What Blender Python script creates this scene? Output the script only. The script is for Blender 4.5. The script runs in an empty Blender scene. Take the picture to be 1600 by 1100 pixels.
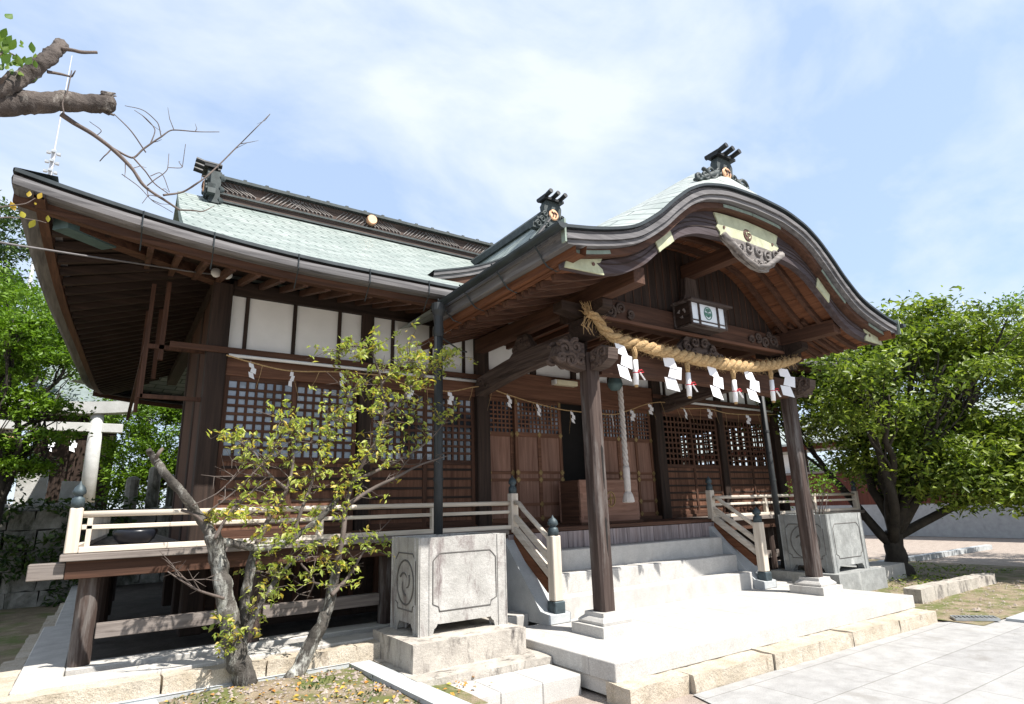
import bpy, math, random
import numpy as np
from mathutils import Vector, Matrix, noise
R = math.radians
rnd = random.Random(7)
scene = bpy.context.scene
col = scene.collection

# ------------------------------------------------------------------ camera
cam_d = bpy.data.cameras.new("camera")
cam_d.sensor_width = 36.0
cam_d.lens = 927.91 / 1600 * 36
cam_d.clip_start = 0.05
cam_d.clip_end = 2000
cam = bpy.data.objects.new("camera", cam_d)
col.objects.link(cam)
def cam_axes(yaw, pitch, roll):
    f = Vector((-math.sin(yaw)*math.cos(pitch), math.cos(yaw)*math.cos(pitch), math.sin(pitch)))
    r = Vector((math.cos(yaw), math.sin(yaw), 0)); u = r.cross(f)
    c, s = math.cos(roll), math.sin(roll)
    return c*r+s*u, -s*r+c*u, f
_r, _u, _f = cam_axes(R(-34.1115), R(14.5564), R(-1.7479))
cam.matrix_world = Matrix(((_r.x, _u.x, -_f.x, 0), (_r.y, _u.y, -_f.y, 0), (_r.z, _u.z, -_f.z, 1.6), (0, 0, 0, 1)))
scene.camera = cam

# ------------------------------------------------------------------ light and sky
SUN = Vector((0.50, -1.0, 1.60)).normalized()
sun_d = bpy.data.lights.new("sun", 'SUN')
sun_d.energy = 5.0
sun_d.angle = R(0.5)
sun_d.color = (1.0, 0.955, 0.89)
sun = bpy.data.objects.new("sun", sun_d)
sun.rotation_euler = SUN.to_track_quat('Z', 'Y').to_euler()
sun.location = (20, -20, 30)
col.objects.link(sun)
world = bpy.data.worlds.new("World")
scene.world = world
world.use_nodes = True
nt = world.node_tree
nt.nodes.clear()
def N(tree, typ, **kw):
    n = tree.nodes.new(typ)
    for k, v in kw.items():
        if k.startswith('i_'):
            n.inputs[k[2:].replace('_', ' ')].default_value = v
        else:
            setattr(n, k, v)
    return n
wo = N(nt, 'ShaderNodeOutputWorld')
bg = N(nt, 'ShaderNodeBackground')
bg.inputs[1].default_value = 0.15
sky = N(nt, 'ShaderNodeTexSky', sky_type='NISHITA', sun_disc=False)
sky.sun_elevation = math.asin(SUN.z)
sky.sun_rotation = math.atan2(SUN.x, SUN.y)
sky.air_density = 1.0
sky.dust_density = 0.6
sky.ozone_density = 1.0
tc = N(nt, 'ShaderNodeTexCoord')
mp = N(nt, 'ShaderNodeMapping')
mp.inputs['Rotation'].default_value = (R(18), R(24), R(35))
mp.inputs['Scale'].default_value = (1.3, 2.6, 3.6)
nt.links.new(tc.outputs['Generated'], mp.inputs[0])
n1 = N(nt, 'ShaderNodeTexNoise')
n1.inputs['Scale'].default_value = 1.35
n1.inputs['Detail'].default_value = 9
n1.inputs['Roughness'].default_value = 0.56
n1.inputs['Distortion'].default_value = 0.25
nt.links.new(mp.outputs[0], n1.inputs['Vector'])
cr = N(nt, 'ShaderNodeValToRGB')
cr.color_ramp.elements[0].position = 0.36
cr.color_ramp.elements[0].color = (0.0, 0.0, 0.0, 1)
cr.color_ramp.elements[1].position = 0.63
cr.color_ramp.elements[1].color = (0.86, 0.86, 0.86, 1)
nt.links.new(n1.outputs[0], cr.inputs[0])
mx = N(nt, 'ShaderNodeMix', data_type='RGBA')
mx.inputs['B'].default_value = (3.55, 3.8, 4.1, 1)
nt.links.new(cr.outputs[0], mx.inputs['Factor'])
mb_ = N(nt, 'ShaderNodeMix', data_type='RGBA')
mb_.inputs['Factor'].default_value = 0.75
mb_.inputs['B'].default_value = (2.15, 2.75, 3.75, 1)
nt.links.new(sky.outputs[0], mb_.inputs['A'])
nt.links.new(mb_.outputs['Result'], mx.inputs['A'])
nt.links.new(mx.outputs['Result'], bg.inputs[0])
nt.links.new(bg.outputs[0], wo.inputs[0])
vs = scene.view_settings
vs.view_transform = 'Standard'
vs.look = 'None'
vs.gamma = 1
vs.exposure = 0.90

# ------------------------------------------------------------------ materials
MATS = {}
def mat_base(name):
    m = bpy.data.materials.new(name)
    m.use_nodes = True
    t = m.node_tree
    b = t.nodes['Principled BSDF']
    return m, t, b
def ramp(t, src, stops):
    c = t.nodes.new('ShaderNodeValToRGB')
    e = c.color_ramp.elements
    while len(e) > 1: e.remove(e[0])
    for i, (p, cc) in enumerate(stops):
        el = e[0] if i == 0 else e.new(p)
        el.position = p
        el.color = (*cc, 1)
    t.links.new(src, c.inputs[0])
    return c.outputs[0]
def tex_noise(t, vec, scale, detail=5, rough=0.55, dist=0.0):
    n = t.nodes.new('ShaderNodeTexNoise')
    n.inputs['Scale'].default_value = scale
    n.inputs['Detail'].default_value = detail
    n.inputs['Roughness'].default_value = rough
    n.inputs['Distortion'].default_value = dist
    if vec: t.links.new(vec, n.inputs['Vector'])
    return n.outputs[0]
def coords(t, kind='Object', scale=(1, 1, 1), rot=(0, 0, 0)):
    c = t.nodes.new('ShaderNodeTexCoord')
    m = t.nodes.new('ShaderNodeMapping')
    m.inputs['Scale'].default_value = scale
    m.inputs['Rotation'].default_value = rot
    t.links.new(c.outputs[kind], m.inputs[0])
    return m.outputs[0]
def mixc(t, fac, a, b, mode='MIX'):
    m = t.nodes.new('ShaderNodeMix')
    m.data_type = 'RGBA'
    m.blend_type = mode
    for k, v in (('Factor', fac), ('A', a), ('B', b)):
        if isinstance(v, (int, float)): m.inputs[k].default_value = v
        elif isinstance(v, tuple): m.inputs[k].default_value = (*v, 1)
        else: t.links.new(v, m.inputs[k])
    return m.outputs['Result']
def bump(t, b, h, strength=0.4, dist=0.01):
    n = t.nodes.new('ShaderNodeBump')
    n.inputs['Strength'].default_value = strength
    n.inputs['Distance'].default_value = dist
    t.links.new(h, n.inputs['Height'])
    t.links.new(n.outputs[0], b.inputs['Normal'])
def reg(name, m):
    MATS[name] = m
    return m
AX = {'x': (1.2, 22, 22), 'y': (22, 1.2, 22), 'z': (22, 22, 1.2)}
def wood(name, dark, light, rough=0.75, worn=None, wornpos=0.58, bs=0.5):
    for ax in 'xyz':
        m, t, b = mat_base(name + '_' + ax)
        v = coords(t, 'Object', AX[ax])
        n = tex_noise(t, v, 1.0, 7, 0.62, 0.6)
        c = ramp(t, n, [(0.3, dark), (0.7, light)])
        big = tex_noise(t, coords(t, 'Object', tuple(s*0.12+0.3 for s in AX[ax])), 1.3, 5)
        c = mixc(t, 0.55, c, ramp(t, big, [(0.3, (0.55, 0.55, 0.55)), (0.7, (1.25, 1.2, 1.15))]), 'MULTIPLY')
        if worn:
            w = ramp(t, tex_noise(t, coords(t, 'Object', tuple(s*0.3+0.5 for s in AX[ax])), 1.1, 8, 0.7), [(wornpos-0.06, (0, 0, 0)), (wornpos+0.07, (1, 1, 1))])
            c = mixc(t, w, c, worn)
        t.links.new(c, b.inputs['Base Color'])
        b.inputs['Roughness'].default_value = rough
        b.inputs['Specular IOR Level'].default_value = 0.25
        bump(t, b, n, bs, 0.006)
        reg(name + '_' + ax, m)
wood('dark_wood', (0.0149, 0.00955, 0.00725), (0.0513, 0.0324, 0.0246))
wood('brown_wood', (0.0382, 0.0183, 0.0118), (0.115, 0.0568, 0.036))
wood('door_wood', (0.0824, 0.0374, 0.0226), (0.195, 0.096, 0.0596))
wood('orange_wood', (0.0891, 0.0324, 0.015), (0.201, 0.0854, 0.0424))
wood('pillar_wood', (0.026, 0.016, 0.0137), (0.0956, 0.07, 0.0605), worn=(0.13, 0.116, 0.108), wornpos=0.56, bs=0.8)
wood('grey_wood', (0.117, 0.099, 0.09), (0.297, 0.261, 0.239), worn=(0.063, 0.0495, 0.045), wornpos=0.62, bs=0.8)
wood('board_wood', (0.0375, 0.0253, 0.0268), (0.0953, 0.079, 0.0866), worn=(0.0451, 0.0263, 0.0223), wornpos=0.6, bs=0.6)
wood('rail_wood', (0.50, 0.435, 0.36), (0.72, 0.66, 0.575), worn=(0.31, 0.24, 0.18), wornpos=0.66, bs=0.6)
wood('carved_wood', (0.0323, 0.0201, 0.0162), (0.129, 0.0963, 0.0813), rough=0.8)
wood('carved_grey', (0.072, 0.0612, 0.0576), (0.302, 0.281, 0.266), rough=0.8)
wood('shingle', (0.075, 0.073, 0.077), (0.205, 0.20, 0.205), rough=0.85)
wood('box_wood', (0.15, 0.078, 0.055), (0.30, 0.175, 0.13))
wood('riser_wood', (0.143, 0.117, 0.117), (0.351, 0.305, 0.312), worn=(0.156, 0.0975, 0.078), wornpos=0.62, bs=0.6)
wood('red_board', (0.0638, 0.015, 0.009), (0.128, 0.0375, 0.0225), rough=0.6)
def simple(name, colr, rough=0.6, metal=0.0, var=0.18, scale=6, bs=0.15, spec=0.4):
    m, t, b = mat_base(name)
    n = tex_noise(t, coords(t, 'Object'), scale, 6, 0.6)
    lo = tuple(x*(1-var) for x in colr)
    hi = tuple(min(1, x*(1+var)) for x in colr)
    t.links.new(ramp(t, n, [(0.3, lo), (0.7, hi)]), b.inputs['Base Color'])
    b.inputs['Roughness'].default_value = rough
    b.inputs['Metallic'].default_value = metal
    b.inputs['Specular IOR Level'].default_value = spec
    bump(t, b, n, bs, 0.01)
    return reg(name, m)
simple('plaster', (0.76, 0.75, 0.725), 0.9, var=0.09, scale=1.6)
simple('gutter_metal', (0.032, 0.040, 0.044), 0.5, 0.3, 0.3, 5)
simple('pipe_metal', (0.028, 0.031, 0.033), 0.6, 0.0, 0.25, 5)
simple('bronze', (0.055, 0.075, 0.085), 0.55, 0.35, 0.4, 14, 0.3)
simple('patina_plate', (0.44, 0.45, 0.30), 0.6, 0.15, 0.22, 9, 0.4)
simple('patina_green', (0.20, 0.245, 0.205), 0.65, 0.1, 0.25, 12, 0.3)
simple('brass', (0.26, 0.18, 0.075), 0.5, 0.6, 0.3, 20)
simple('gold_disc', (0.72, 0.42, 0.25), 0.45, 0.3, 0.15, 20)
simple('shrine_roof', (0.15, 0.185, 0.185), 0.7, 0.0, 0.2, 3, 0.4)
simple('black_iron', (0.012, 0.013, 0.014), 0.5, 0.2)
simple('roof_iron', (0.04, 0.05, 0.05), 0.65, 0.1, 0.4, 10, 0.4)
simple('teal_cap', (0.075, 0.12, 0.12), 0.6, 0.2, 0.3, 6)
simple('paper', (0.85, 0.85, 0.87), 0.8, var=0.03)
simple('white_plastic', (0.72, 0.72, 0.70), 0.5, var=0.05)
simple('cream_plastic', (0.66, 0.60, 0.42), 0.5, var=0.08)
simple('lamp_panel', (0.72, 0.76, 0.80), 0.5, var=0.05)
simple('emblem_green', (0.09, 0.22, 0.17), 0.6)
simple('emblem_dark', (0.10, 0.05, 0.035), 0.6)
simple('red_cord', (0.55, 0.02, 0.04), 0.7)
simple('pot_dark', (0.012, 0.014, 0.02), 0.3)
simple('steel', (0.42, 0.44, 0.45), 0.4, 0.6)
simple('mast_paint', (0.50, 0.51, 0.54), 0.5, var=0.05)
simple('cable', (0.16, 0.15, 0.15), 0.6)
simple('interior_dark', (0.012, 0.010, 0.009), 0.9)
simple('cloth', (0.50, 0.46, 0.43), 0.9, var=0.15, scale=12)
# glass behind the lattices: pale paper / dark hall, sky reflections painted into the colour
m, t, b = mat_base('pane_pale')
n = tex_noise(t, coords(t, 'Object'), 0.9, 3)
t.links.new(ramp(t, n, [(0.35, (0.13, 0.17, 0.235)), (0.65, (0.33, 0.38, 0.45))]), b.inputs['Base Color'])
b.inputs['Roughness'].default_value = 0.12
b.inputs['Specular IOR Level'].default_value = 0.9
reg('pane_pale', m)
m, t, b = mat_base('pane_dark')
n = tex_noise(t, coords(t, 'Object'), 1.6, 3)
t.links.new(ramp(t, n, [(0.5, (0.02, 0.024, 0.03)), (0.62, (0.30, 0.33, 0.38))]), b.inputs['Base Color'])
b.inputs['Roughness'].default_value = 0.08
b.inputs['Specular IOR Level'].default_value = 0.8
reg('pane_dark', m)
# stone
def stone(name, base, dark, speck=0.25, stain=None, stainpos=0.6, rough=0.85, bs=0.3, bscale=30, joints=None, stainscale=1.5):
    m, t, b = mat_base(name)
    v = coords(t, 'Object')
    fine = tex_noise(t, v, 140, 3, 0.7)
    mid = tex_noise(t, v, 5, 7, 0.65)
    c = ramp(t, mid, [(0.3, dark), (0.68, base)])
    c = mixc(t, speck, c, ramp(t, fine, [(0.35, (0.25, 0.25, 0.26)), (0.65, (1.35, 1.35, 1.33))]), 'MULTIPLY')
    if stain:
        s = ramp(t, tex_noise(t, coords(t, 'Object', (1, 1, 0.33)), stainscale, 12, 0.72, 0.4), [(stainpos-0.05, (0, 0, 0)), (stainpos+0.09, (1, 1, 1))])
        c = mixc(t, s, c, stain)
    h = tex_noise(t, v, bscale, 6, 0.65)
    if joints:
        bk = t.nodes.new('ShaderNodeTexBrick')
        bk.inputs['Scale'].default_value = 1.0
        bk.inputs['Brick Width'].default_value = joints[0]
        bk.inputs['Row Height'].default_value = joints[1]
        bk.inputs['Mortar Size'].default_value = 0.004
        bk.inputs['Mortar Smooth'].default_value = 0.3
        bk.inputs['Color1'].default_value = (1, 1, 1, 1)
        bk.inputs['Color2'].default_value = (0.86, 0.86, 0.87, 1)
        bk.inputs['Mortar'].default_value = (0.42, 0.4, 0.37, 1)
        t.links.new(v, bk.inputs['Vector'])
        c = mixc(t, 1.0, c, bk.outputs['Color'], 'MULTIPLY')
    t.links.new(c, b.inputs['Base Color'])
    b.inputs['Roughness'].default_value = rough
    b.inputs['Specular IOR Level'].default_value = 0.3
    bump(t, b, h, bs, 0.012)
    return reg(name, m)
stone('granite', (0.52, 0.505, 0.48), (0.42, 0.405, 0.385), 0.4, (0.36, 0.34, 0.315), 0.60, stainscale=5)
stone('granite_paving', (0.43, 0.425, 0.415), (0.31, 0.305, 0.297), 0.4, (0.27, 0.26, 0.245), 0.60, joints=(1.25, 0.62), stainscale=2.2)
stone('granite_blue', (0.46, 0.48, 0.49), (0.36, 0.38, 0.39), 0.25)
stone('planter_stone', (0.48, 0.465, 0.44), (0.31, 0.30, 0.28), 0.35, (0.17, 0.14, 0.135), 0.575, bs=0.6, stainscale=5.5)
stone('planter_grey', (0.34, 0.35, 0.34), (0.20, 0.205, 0.20), 0.25, (0.55, 0.55, 0.53), 0.62, bs=0.5, stainscale=2.0)  # darker, greyer stone than the left planter, with paler blotches
stone('plinth_stone', (0.50, 0.46, 0.405), (0.34, 0.31, 0.275), 0.35, (0.085, 0.075, 0.07), 0.57, bs=0.7, stainscale=6)
stone('beige_stone', (0.56, 0.50, 0.415), (0.40, 0.335, 0.25), 0.5, (0.16, 0.12, 0.085), 0.63, bs=1.0, bscale=38, stainscale=5)
stone('old_concrete', (0.50, 0.465, 0.415), (0.33, 0.30, 0.265), 0.35, (0.08, 0.07, 0.06), 0.58, bs=0.8, stainscale=7)
stone('apron_stone', (0.54, 0.52, 0.485), (0.40, 0.38, 0.355), 0.3, (0.22, 0.205, 0.185), 0.63)
stone('wall_stone', (0.34, 0.33, 0.295), (0.13, 0.125, 0.105), 0.3, (0.035, 0.04, 0.022), 0.53, bs=1.0, bscale=10, stainscale=2.5)
stone('torii_stone', (0.50, 0.50, 0.485), (0.38, 0.38, 0.365), 0.2, (0.30, 0.30, 0.28), 0.68)
stone('bark', (0.12, 0.108, 0.095), (0.03, 0.027, 0.024), 0.4, (0.46, 0.46, 0.42), 0.555, bs=1.0, bscale=45, stainscale=9)
stone('bark_dark', (0.055, 0.046, 0.036), (0.02, 0.017, 0.014), 0.3, (0.10, 0.10, 0.085), 0.66, bs=1.0, bscale=30, stainscale=6)
stone('bark_cherry', (0.15, 0.125, 0.11), (0.035, 0.028, 0.025), 0.3, (0.32, 0.30, 0.27), 0.62, bs=1.0, bscale=40, stainscale=14)
stone('twig_bark', (0.15, 0.12, 0.105), (0.085, 0.068, 0.06), 0.3)
stone('gravel', (0.42, 0.355, 0.305), (0.29, 0.24, 0.205), 0.6, (0.20, 0.165, 0.14), 0.66, bs=0.8, bscale=90)
stone('soil', (0.34, 0.275, 0.195), (0.185, 0.14, 0.095), 0.6, (0.105, 0.12, 0.035), 0.505, bs=0.9, bscale=40, stainscale=2.6)
stone('mossy_ground', (0.30, 0.245, 0.165), (0.17, 0.13, 0.085), 0.5, (0.105, 0.135, 0.035), 0.53, bs=0.9, bscale=25, stainscale=1.2)
stone('relief_shade', (0.16, 0.15, 0.14), (0.09, 0.085, 0.08), 0.4)  # relief shading of the carved lines, put into the stone colour
stone('shaded_earth', (0.085, 0.072, 0.06), (0.04, 0.034, 0.028), 0.4, (0.12, 0.11, 0.10), 0.66, bs=0.9, bscale=30)  # bare earth with the shade under the veranda put into its colour
stone('white_base', (0.40, 0.40, 0.40), (0.30, 0.30, 0.30), 0.15, (0.2, 0.2, 0.2), 0.62)
# straw rope
m, t, b = mat_base('straw')
n = tex_noise(t, coords(t, 'Object', (30, 60, 60)), 1.0, 6, 0.7)
t.links.new(ramp(t, n, [(0.25, (0.16, 0.09, 0.035)), (0.5, (0.44, 0.29, 0.135)), (0.75, (0.62, 0.46, 0.25))]), b.inputs['Base Color'])
b.inputs['Roughness'].default_value = 0.9
bump(t, b, n, 0.9, 0.012)
reg('straw', m)
# copper tiled roof, UV in metres
def copper(name, tw, th, base, dark, seam, off=0.5):
    m, t, b = mat_base(name)
    c = t.nodes.new('ShaderNodeTexCoord')
    bk = t.nodes.new('ShaderNodeTexBrick')
    bk.offset = off
    bk.inputs['Scale'].default_value = 1.0
    bk.inputs['Brick Width'].default_value = tw
    bk.inputs['Row Height'].default_value = th
    bk.inputs['Mortar Size'].default_value = 0.016
    bk.inputs['Mortar Smooth'].default_value = 0.4
    bk.inputs['Bias'].default_value = -0.2
    bk.inputs['Color1'].default_value = (*base, 1)
    bk.inputs['Color2'].default_value = (*dark, 1)
    bk.inputs['Mortar'].default_value = (*seam, 1)
    t.links.new(c.outputs['UV'], bk.inputs['Vector'])
    n = tex_noise(t, coords(t, 'Object', (1.2, 1.2, 1.2)), 2.6, 8, 0.65)
    cc = mixc(t, 0.75, bk.outputs['Color'], ramp(t, n, [(0.3, (0.66, 0.70, 0.68)), (0.7, (1.15, 1.13, 1.12))]), 'MULTIPLY')
    st = ramp(t, tex_noise(t, coords(t, 'UV', (7, 0.5, 1)), 1.0, 7, 0.7), [(0.46, (0, 0, 0)), (0.72, (0.8, 0.8, 0.8))])
    cc = mixc(t, st, cc, tuple(x*0.6 for x in base))
    t.links.new(cc, b.inputs['Base Color'])
    b.inputs['Roughness'].default_value = 0.55
    b.inputs['Specular IOR Level'].default_value = 0.35
    bump(t, b, bk.outputs['Fac'], -0.9, 0.03)
    return reg(name, m)
copper('copper_roof', 0.42, 0.17, (0.30, 0.335, 0.315), (0.205, 0.245, 0.228), (0.07, 0.09, 0.083))
copper('copper_porch', 0.95, 0.21, (0.40, 0.43, 0.41), (0.345, 0.38, 0.36), (0.11, 0.13, 0.12))
def leaf_mat(name, cols, trans=0.35, rough=0.45):
    m, t, b = mat_base(name)
    g = t.nodes.new('ShaderNodeNewGeometry')
    c = ramp(t, g.outputs['Random Per Island'], [((i+0.5)/len(cols), cc) for i, cc in enumerate(cols)])
    c = mixc(t, 0.8, c, ramp(t, tex_noise(t, coords(t, 'Object'), 1.4, 4), [(0.32, (0.55, 0.62, 0.6)), (0.5, (1, 1, 1)), (0.7, (1.35, 1.25, 1.0))]), 'MULTIPLY')
    t.links.new(c, b.inputs['Base Color'])
    b.inputs['Roughness'].default_value = rough
    b.inputs['Specular IOR Level'].default_value = 0.35
    tr = t.nodes.new('ShaderNodeBsdfTranslucent')
    t.links.new(mixc(t, 1.0, c, (1.25, 1.35, 0.6), 'MULTIPLY'), tr.inputs[0])
    ms = t.nodes.new('ShaderNodeMixShader')
    ms.inputs[0].default_value = trans
    t.links.new(b.outputs[0], ms.inputs[1])
    t.links.new(tr.outputs[0], ms.inputs[2])
    t.links.new(ms.outputs[0], t.nodes['Material Output'].inputs[0])
    return reg(name, m)
leaf_mat('leaf_osmanthus', [(0.05, 0.085, 0.014), (0.125, 0.18, 0.026), (0.205, 0.27, 0.042), (0.265, 0.32, 0.058), (0.09, 0.135, 0.02), (0.165, 0.228, 0.036)])
leaf_mat('leaf_bright', [(0.08, 0.155, 0.014), (0.15, 0.25, 0.026), (0.11, 0.20, 0.018)])
leaf_mat('leaf_dark', [(0.022, 0.05, 0.014), (0.045, 0.085, 0.022), (0.075, 0.12, 0.03)], 0.25)
leaf_mat('leaf_shrub', [(0.24, 0.31, 0.055), (0.36, 0.41, 0.10), (0.45, 0.47, 0.14), (0.30, 0.37, 0.075), (0.36, 0.41, 0.09), (0.50, 0.38, 0.08)], 0.4)
leaf_mat('leaf_cherry', [(0.09, 0.17, 0.022), (0.15, 0.24, 0.03), (0.20, 0.28, 0.04)], 0.45)
leaf_mat('leaf_yellow', [(0.42, 0.36, 0.05), (0.5, 0.30, 0.04), (0.30, 0.36, 0.06)], 0.45)
leaf_mat('leaf_fallen', [(0.5, 0.33, 0.06), (0.55, 0.22, 0.05), (0.32, 0.2, 0.08), (0.5, 0.42, 0.12)], 0.1)

# ------------------------------------------------------------------ mesh builder
class MB:
    def __init__(s):
        s.v = []; s.f = []; s.uv = None
    def add(s, vs, fs):
        o = len(s.v)
        s.v += [tuple(p) for p in vs]
        s.f += [tuple(i+o for i in f) for f in fs]
        return s
    def box(s, x0, x1, y0, y1, z0, z1):
        return s.add([(x0, y0, z0), (x1, y0, z0), (x1, y1, z0), (x0, y1, z0), (x0, y0, z1), (x1, y0, z1), (x1, y1, z1), (x0, y1, z1)],
                     [(0, 3, 2, 1), (4, 5, 6, 7), (0, 1, 5, 4), (1, 2, 6, 5), (2, 3, 7, 6), (3, 0, 4, 7)])
    def bar(s, a, b, w, h, up=(0, 0, 1)):
        a = Vector(a); b = Vector(b); d = (b-a).normalized()
        up = Vector(up)
        sd = d.cross(up).normalized(); u2 = sd.cross(d)
        vs = []
        for p in (a, b):
            for i, j in ((-1, -1), (1, -1), (1, 1), (-1, 1)):
                vs.append(p+sd*(w/2*i)+u2*(h/2*j))
        return s.add(vs, [(3, 2, 1, 0), (4, 5, 6, 7), (0, 1, 5, 4), (1, 2, 6, 5), (2, 3, 7, 6), (3, 0, 4, 7)])
    def tube(s, pts, rad, n=8, cap=True):
        pts = [Vector(p) for p in pts]
        if isinstance(rad, (int, float)): rad = [rad]*len(pts)
        vs = []; fs = []
        ref = None
        for i, p in enumerate(pts):
            d = (pts[min(i+1, len(pts)-1)]-pts[max(i-1, 0)])
            if d.length < 1e-9: d = Vector((0, 0, 1))
            d.normalize()
            if ref is None:
                ref = Vector((0, 0, 1)) if abs(d.z) < 0.9 else Vector((1, 0, 0))
            a = d.cross(ref)
            if a.length < 1e-4: a = d.orthogonal()
            a.normalize()
            b2 = a.cross(d).normalized(); ref = b2
            for k in range(n):
                th = 2*math.pi*k/n
                vs.append(p+a*(math.cos(th)*rad[i])+b2*(math.sin(th)*rad[i]))
        for i in range(len(pts)-1):
            for k in range(n):
                k2 = (k+1) % n
                fs.append((i*n+k, i*n+k2, (i+1)*n+k2, (i+1)*n+k))
        if cap:
            fs.append(tuple(range(n))[::-1])
            fs.append(tuple((len(pts)-1)*n+k for k in range(n)))
        return s.add(vs, fs)
    def lathe(s, c, prof, n=16, axis='z'):
        vs = []; fs = []
        for (r, h) in prof:
            for k in range(n):
                th = 2*math.pi*k/n
                x, y = r*math.cos(th), r*math.sin(th)
                p = (x, y, h) if axis == 'z' else ((x, h, y) if axis == 'y' else (h, x, y))
                vs.append((c[0]+p[0], c[1]+p[1], c[2]+p[2]))
        m = len(prof)
        for i in range(m-1):
            for k in range(n):
                k2 = (k+1) % n
                fs.append((i*n+k, i*n+k2, (i+1)*n+k2, (i+1)*n+k))
        fs.append(tuple(range(n))[::-1]); fs.append(tuple((m-1)*n+k for k in range(n)))
        return s.add(vs, fs)
    def prism(s, poly, d0, d1, axis='y'):
        # poly in the two other coordinates: axis y -> (x, z); axis x -> (y, z); axis z -> (x, y)
        def P(a, b, d):
            return (a, d, b) if axis == 'y' else ((d, a, b) if axis == 'x' else (a, b, d))
        n = len(poly)
        vs = [P(a, b, d0) for a, b in poly]+[P(a, b, d1) for a, b in poly]
        fs = [tuple(range(n)), tuple(range(n, 2*n))[::-1]]
        for i in range(n):
            j = (i+1) % n
            fs.append((i, j, n+j, n+i))
        return s.add(vs, fs)
    def grid(s, P, nu, nv, closed=False):
        o = len(s.v)
        for i in range(nu):
            for j in range(nv):
                s.v.append(tuple(P(i/(nu-1), j/(nv-1))))
        for i in range(nu-1):
            for j in range(nv-1):
                s.f.append((o+i*nv+j, o+(i+1)*nv+j, o+(i+1)*nv+j+1, o+i*nv+j+1))
        return s
    def rough(s, x0, x1, y0, y1, z0, z1, step=0.08, amp=0.012, seed=0):
        # a block with uneven split faces
        def face(o, du, dv, lu, lv):
            nu = max(2, int(lu/step)+1); nv = max(2, int(lv/step)+1)
            def P(a, b):
                p = Vector(o)+Vector(du)*a*lu+Vector(dv)*b*lv
                q = p*6+Vector((seed*7.3, seed*3.1, seed))
                return p+Vector(noise.noise_vector(q))*amp+Vector(noise.noise_vector(q*3.1))*amp*0.4
            s.grid(P, nu, nv)
        lx, ly, lz = x1-x0, y1-y0, z1-z0
        face((x0, y0, z0), (1, 0, 0), (0, 0, 1), lx, lz)
        face((x1, y0, z0), (0, 1, 0), (0, 0, 1), ly, lz)
        face((x1, y1, z0), (-1, 0, 0), (0, 0, 1), lx, lz)
        face((x0, y1, z0), (0, -1, 0), (0, 0, 1), ly, lz)
        face((x0, y0, z1), (1, 0, 0), (0, 1, 0), lx, ly)
        face((x0, y1, z0), (1, 0, 0), (0, -1, 0), lx, ly)
        return s
    def build(s, name, mat, parent=None, smooth=False, bevel=0.0, uvf=None, auto=None):
        me = bpy.data.meshes.new(name)
        org = Vector((0, 0, 0)); p = parent
        while p:
            org += p.location; p = p.parent
        V = [(a-org.x, b-org.y, c-org.z) for a, b, c in s.v]
        me.from_pydata(V, [], s.f)
        me.materials.append(MATS[mat])
        if uvf:
            uvl = me.uv_layers.new(name='UVMap')
            for l in me.loops:
                uvl.data[l.index].uv = uvf(s.v[l.vertex_index])
        if smooth:
            me.polygons.foreach_set('use_smooth', [True]*len(me.polygons))
        me.update()
        o = bpy.data.objects.new(name, me)
        col.objects.link(o)
        if parent: o.parent = parent
        if bevel:
            bm_ = o.modifiers.new('bevel', 'BEVEL')
            bm_.width = bevel; bm_.segments = 1; bm_.limit_method = 'ANGLE'; bm_.angle_limit = R(50)
        return o
def tag(o, label=None, cat=None, group=None, kind=None):
    if label: o['label'] = label
    if cat: o['category'] = cat
    if group: o['group'] = group
    if kind: o['kind'] = kind
    return o
def thing(name, label, cat, loc, group=None):
    o = bpy.data.objects.new(name, None)
    o.empty_display_size = 0.2
    o.location = loc
    col.objects.link(o)
    return tag(o, label, cat, group)
def kids(o): return [c for c in bpy.data.objects if c.parent == o]
def copy_tree(o, parent=None):
    ch = kids(o)
    c = o.copy(); col.objects.link(c)
    if parent: c.parent = parent
    for k in ch: copy_tree(k, c)
    return c
def struct(name, mb, mat, **k): return tag(mb.build(name, mat, **k), kind='structure')
def interp(xs, ys):
    # monotone cubic (Fritsch-Carlson)
    n = len(xs); d = [(ys[i+1]-ys[i])/(xs[i+1]-xs[i]) for i in range(n-1)]
    m = [d[0]]+[0 if d[i-1]*d[i] <= 0 else 2*d[i-1]*d[i]/(d[i-1]+d[i]) for i in range(1, n-1)]+[d[-1]]
    def f(x):
        if x <= xs[0]: return ys[0]+m[0]*(x-xs[0])
        if x >= xs[-1]: return ys[-1]+m[-1]*(x-xs[-1])
        i = max(k for k in range(n-1) if xs[k] <= x)
        h = xs[i+1]-xs[i]; t = (x-xs[i])/h
        return (2*t**3-3*t*t+1)*ys[i]+(t**3-2*t*t+t)*h*m[i]+(-2*t**3+3*t*t)*ys[i+1]+(t**3-t*t)*h*m[i+1]
    return f
def arc(c, r, a0, a1, n): return [(c[0]+r*math.cos(R(a0+(a1-a0)*i/n)), c[1]+r*math.sin(R(a0+(a1-a0)*i/n))) for i in range(n+1)]
def spiral(mb, c, r, turns, start, rad, axis='y', flip=1, n=22, k=6):
    pts = []
    for i in range(n):
        t = i/(n-1); th = start+flip*turns*2*math.pi*t; rr = r*(1-0.82*t)
        a, b = rr*math.cos(th), rr*math.sin(th)
        pts.append((c[0]+a, c[1], c[2]+b) if axis == 'y' else (c[0], c[1]+a, c[2]+b))
    mb.tube(pts, [rad*(1-0.45*i/(n-1)) for i in range(n)], k)

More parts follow.
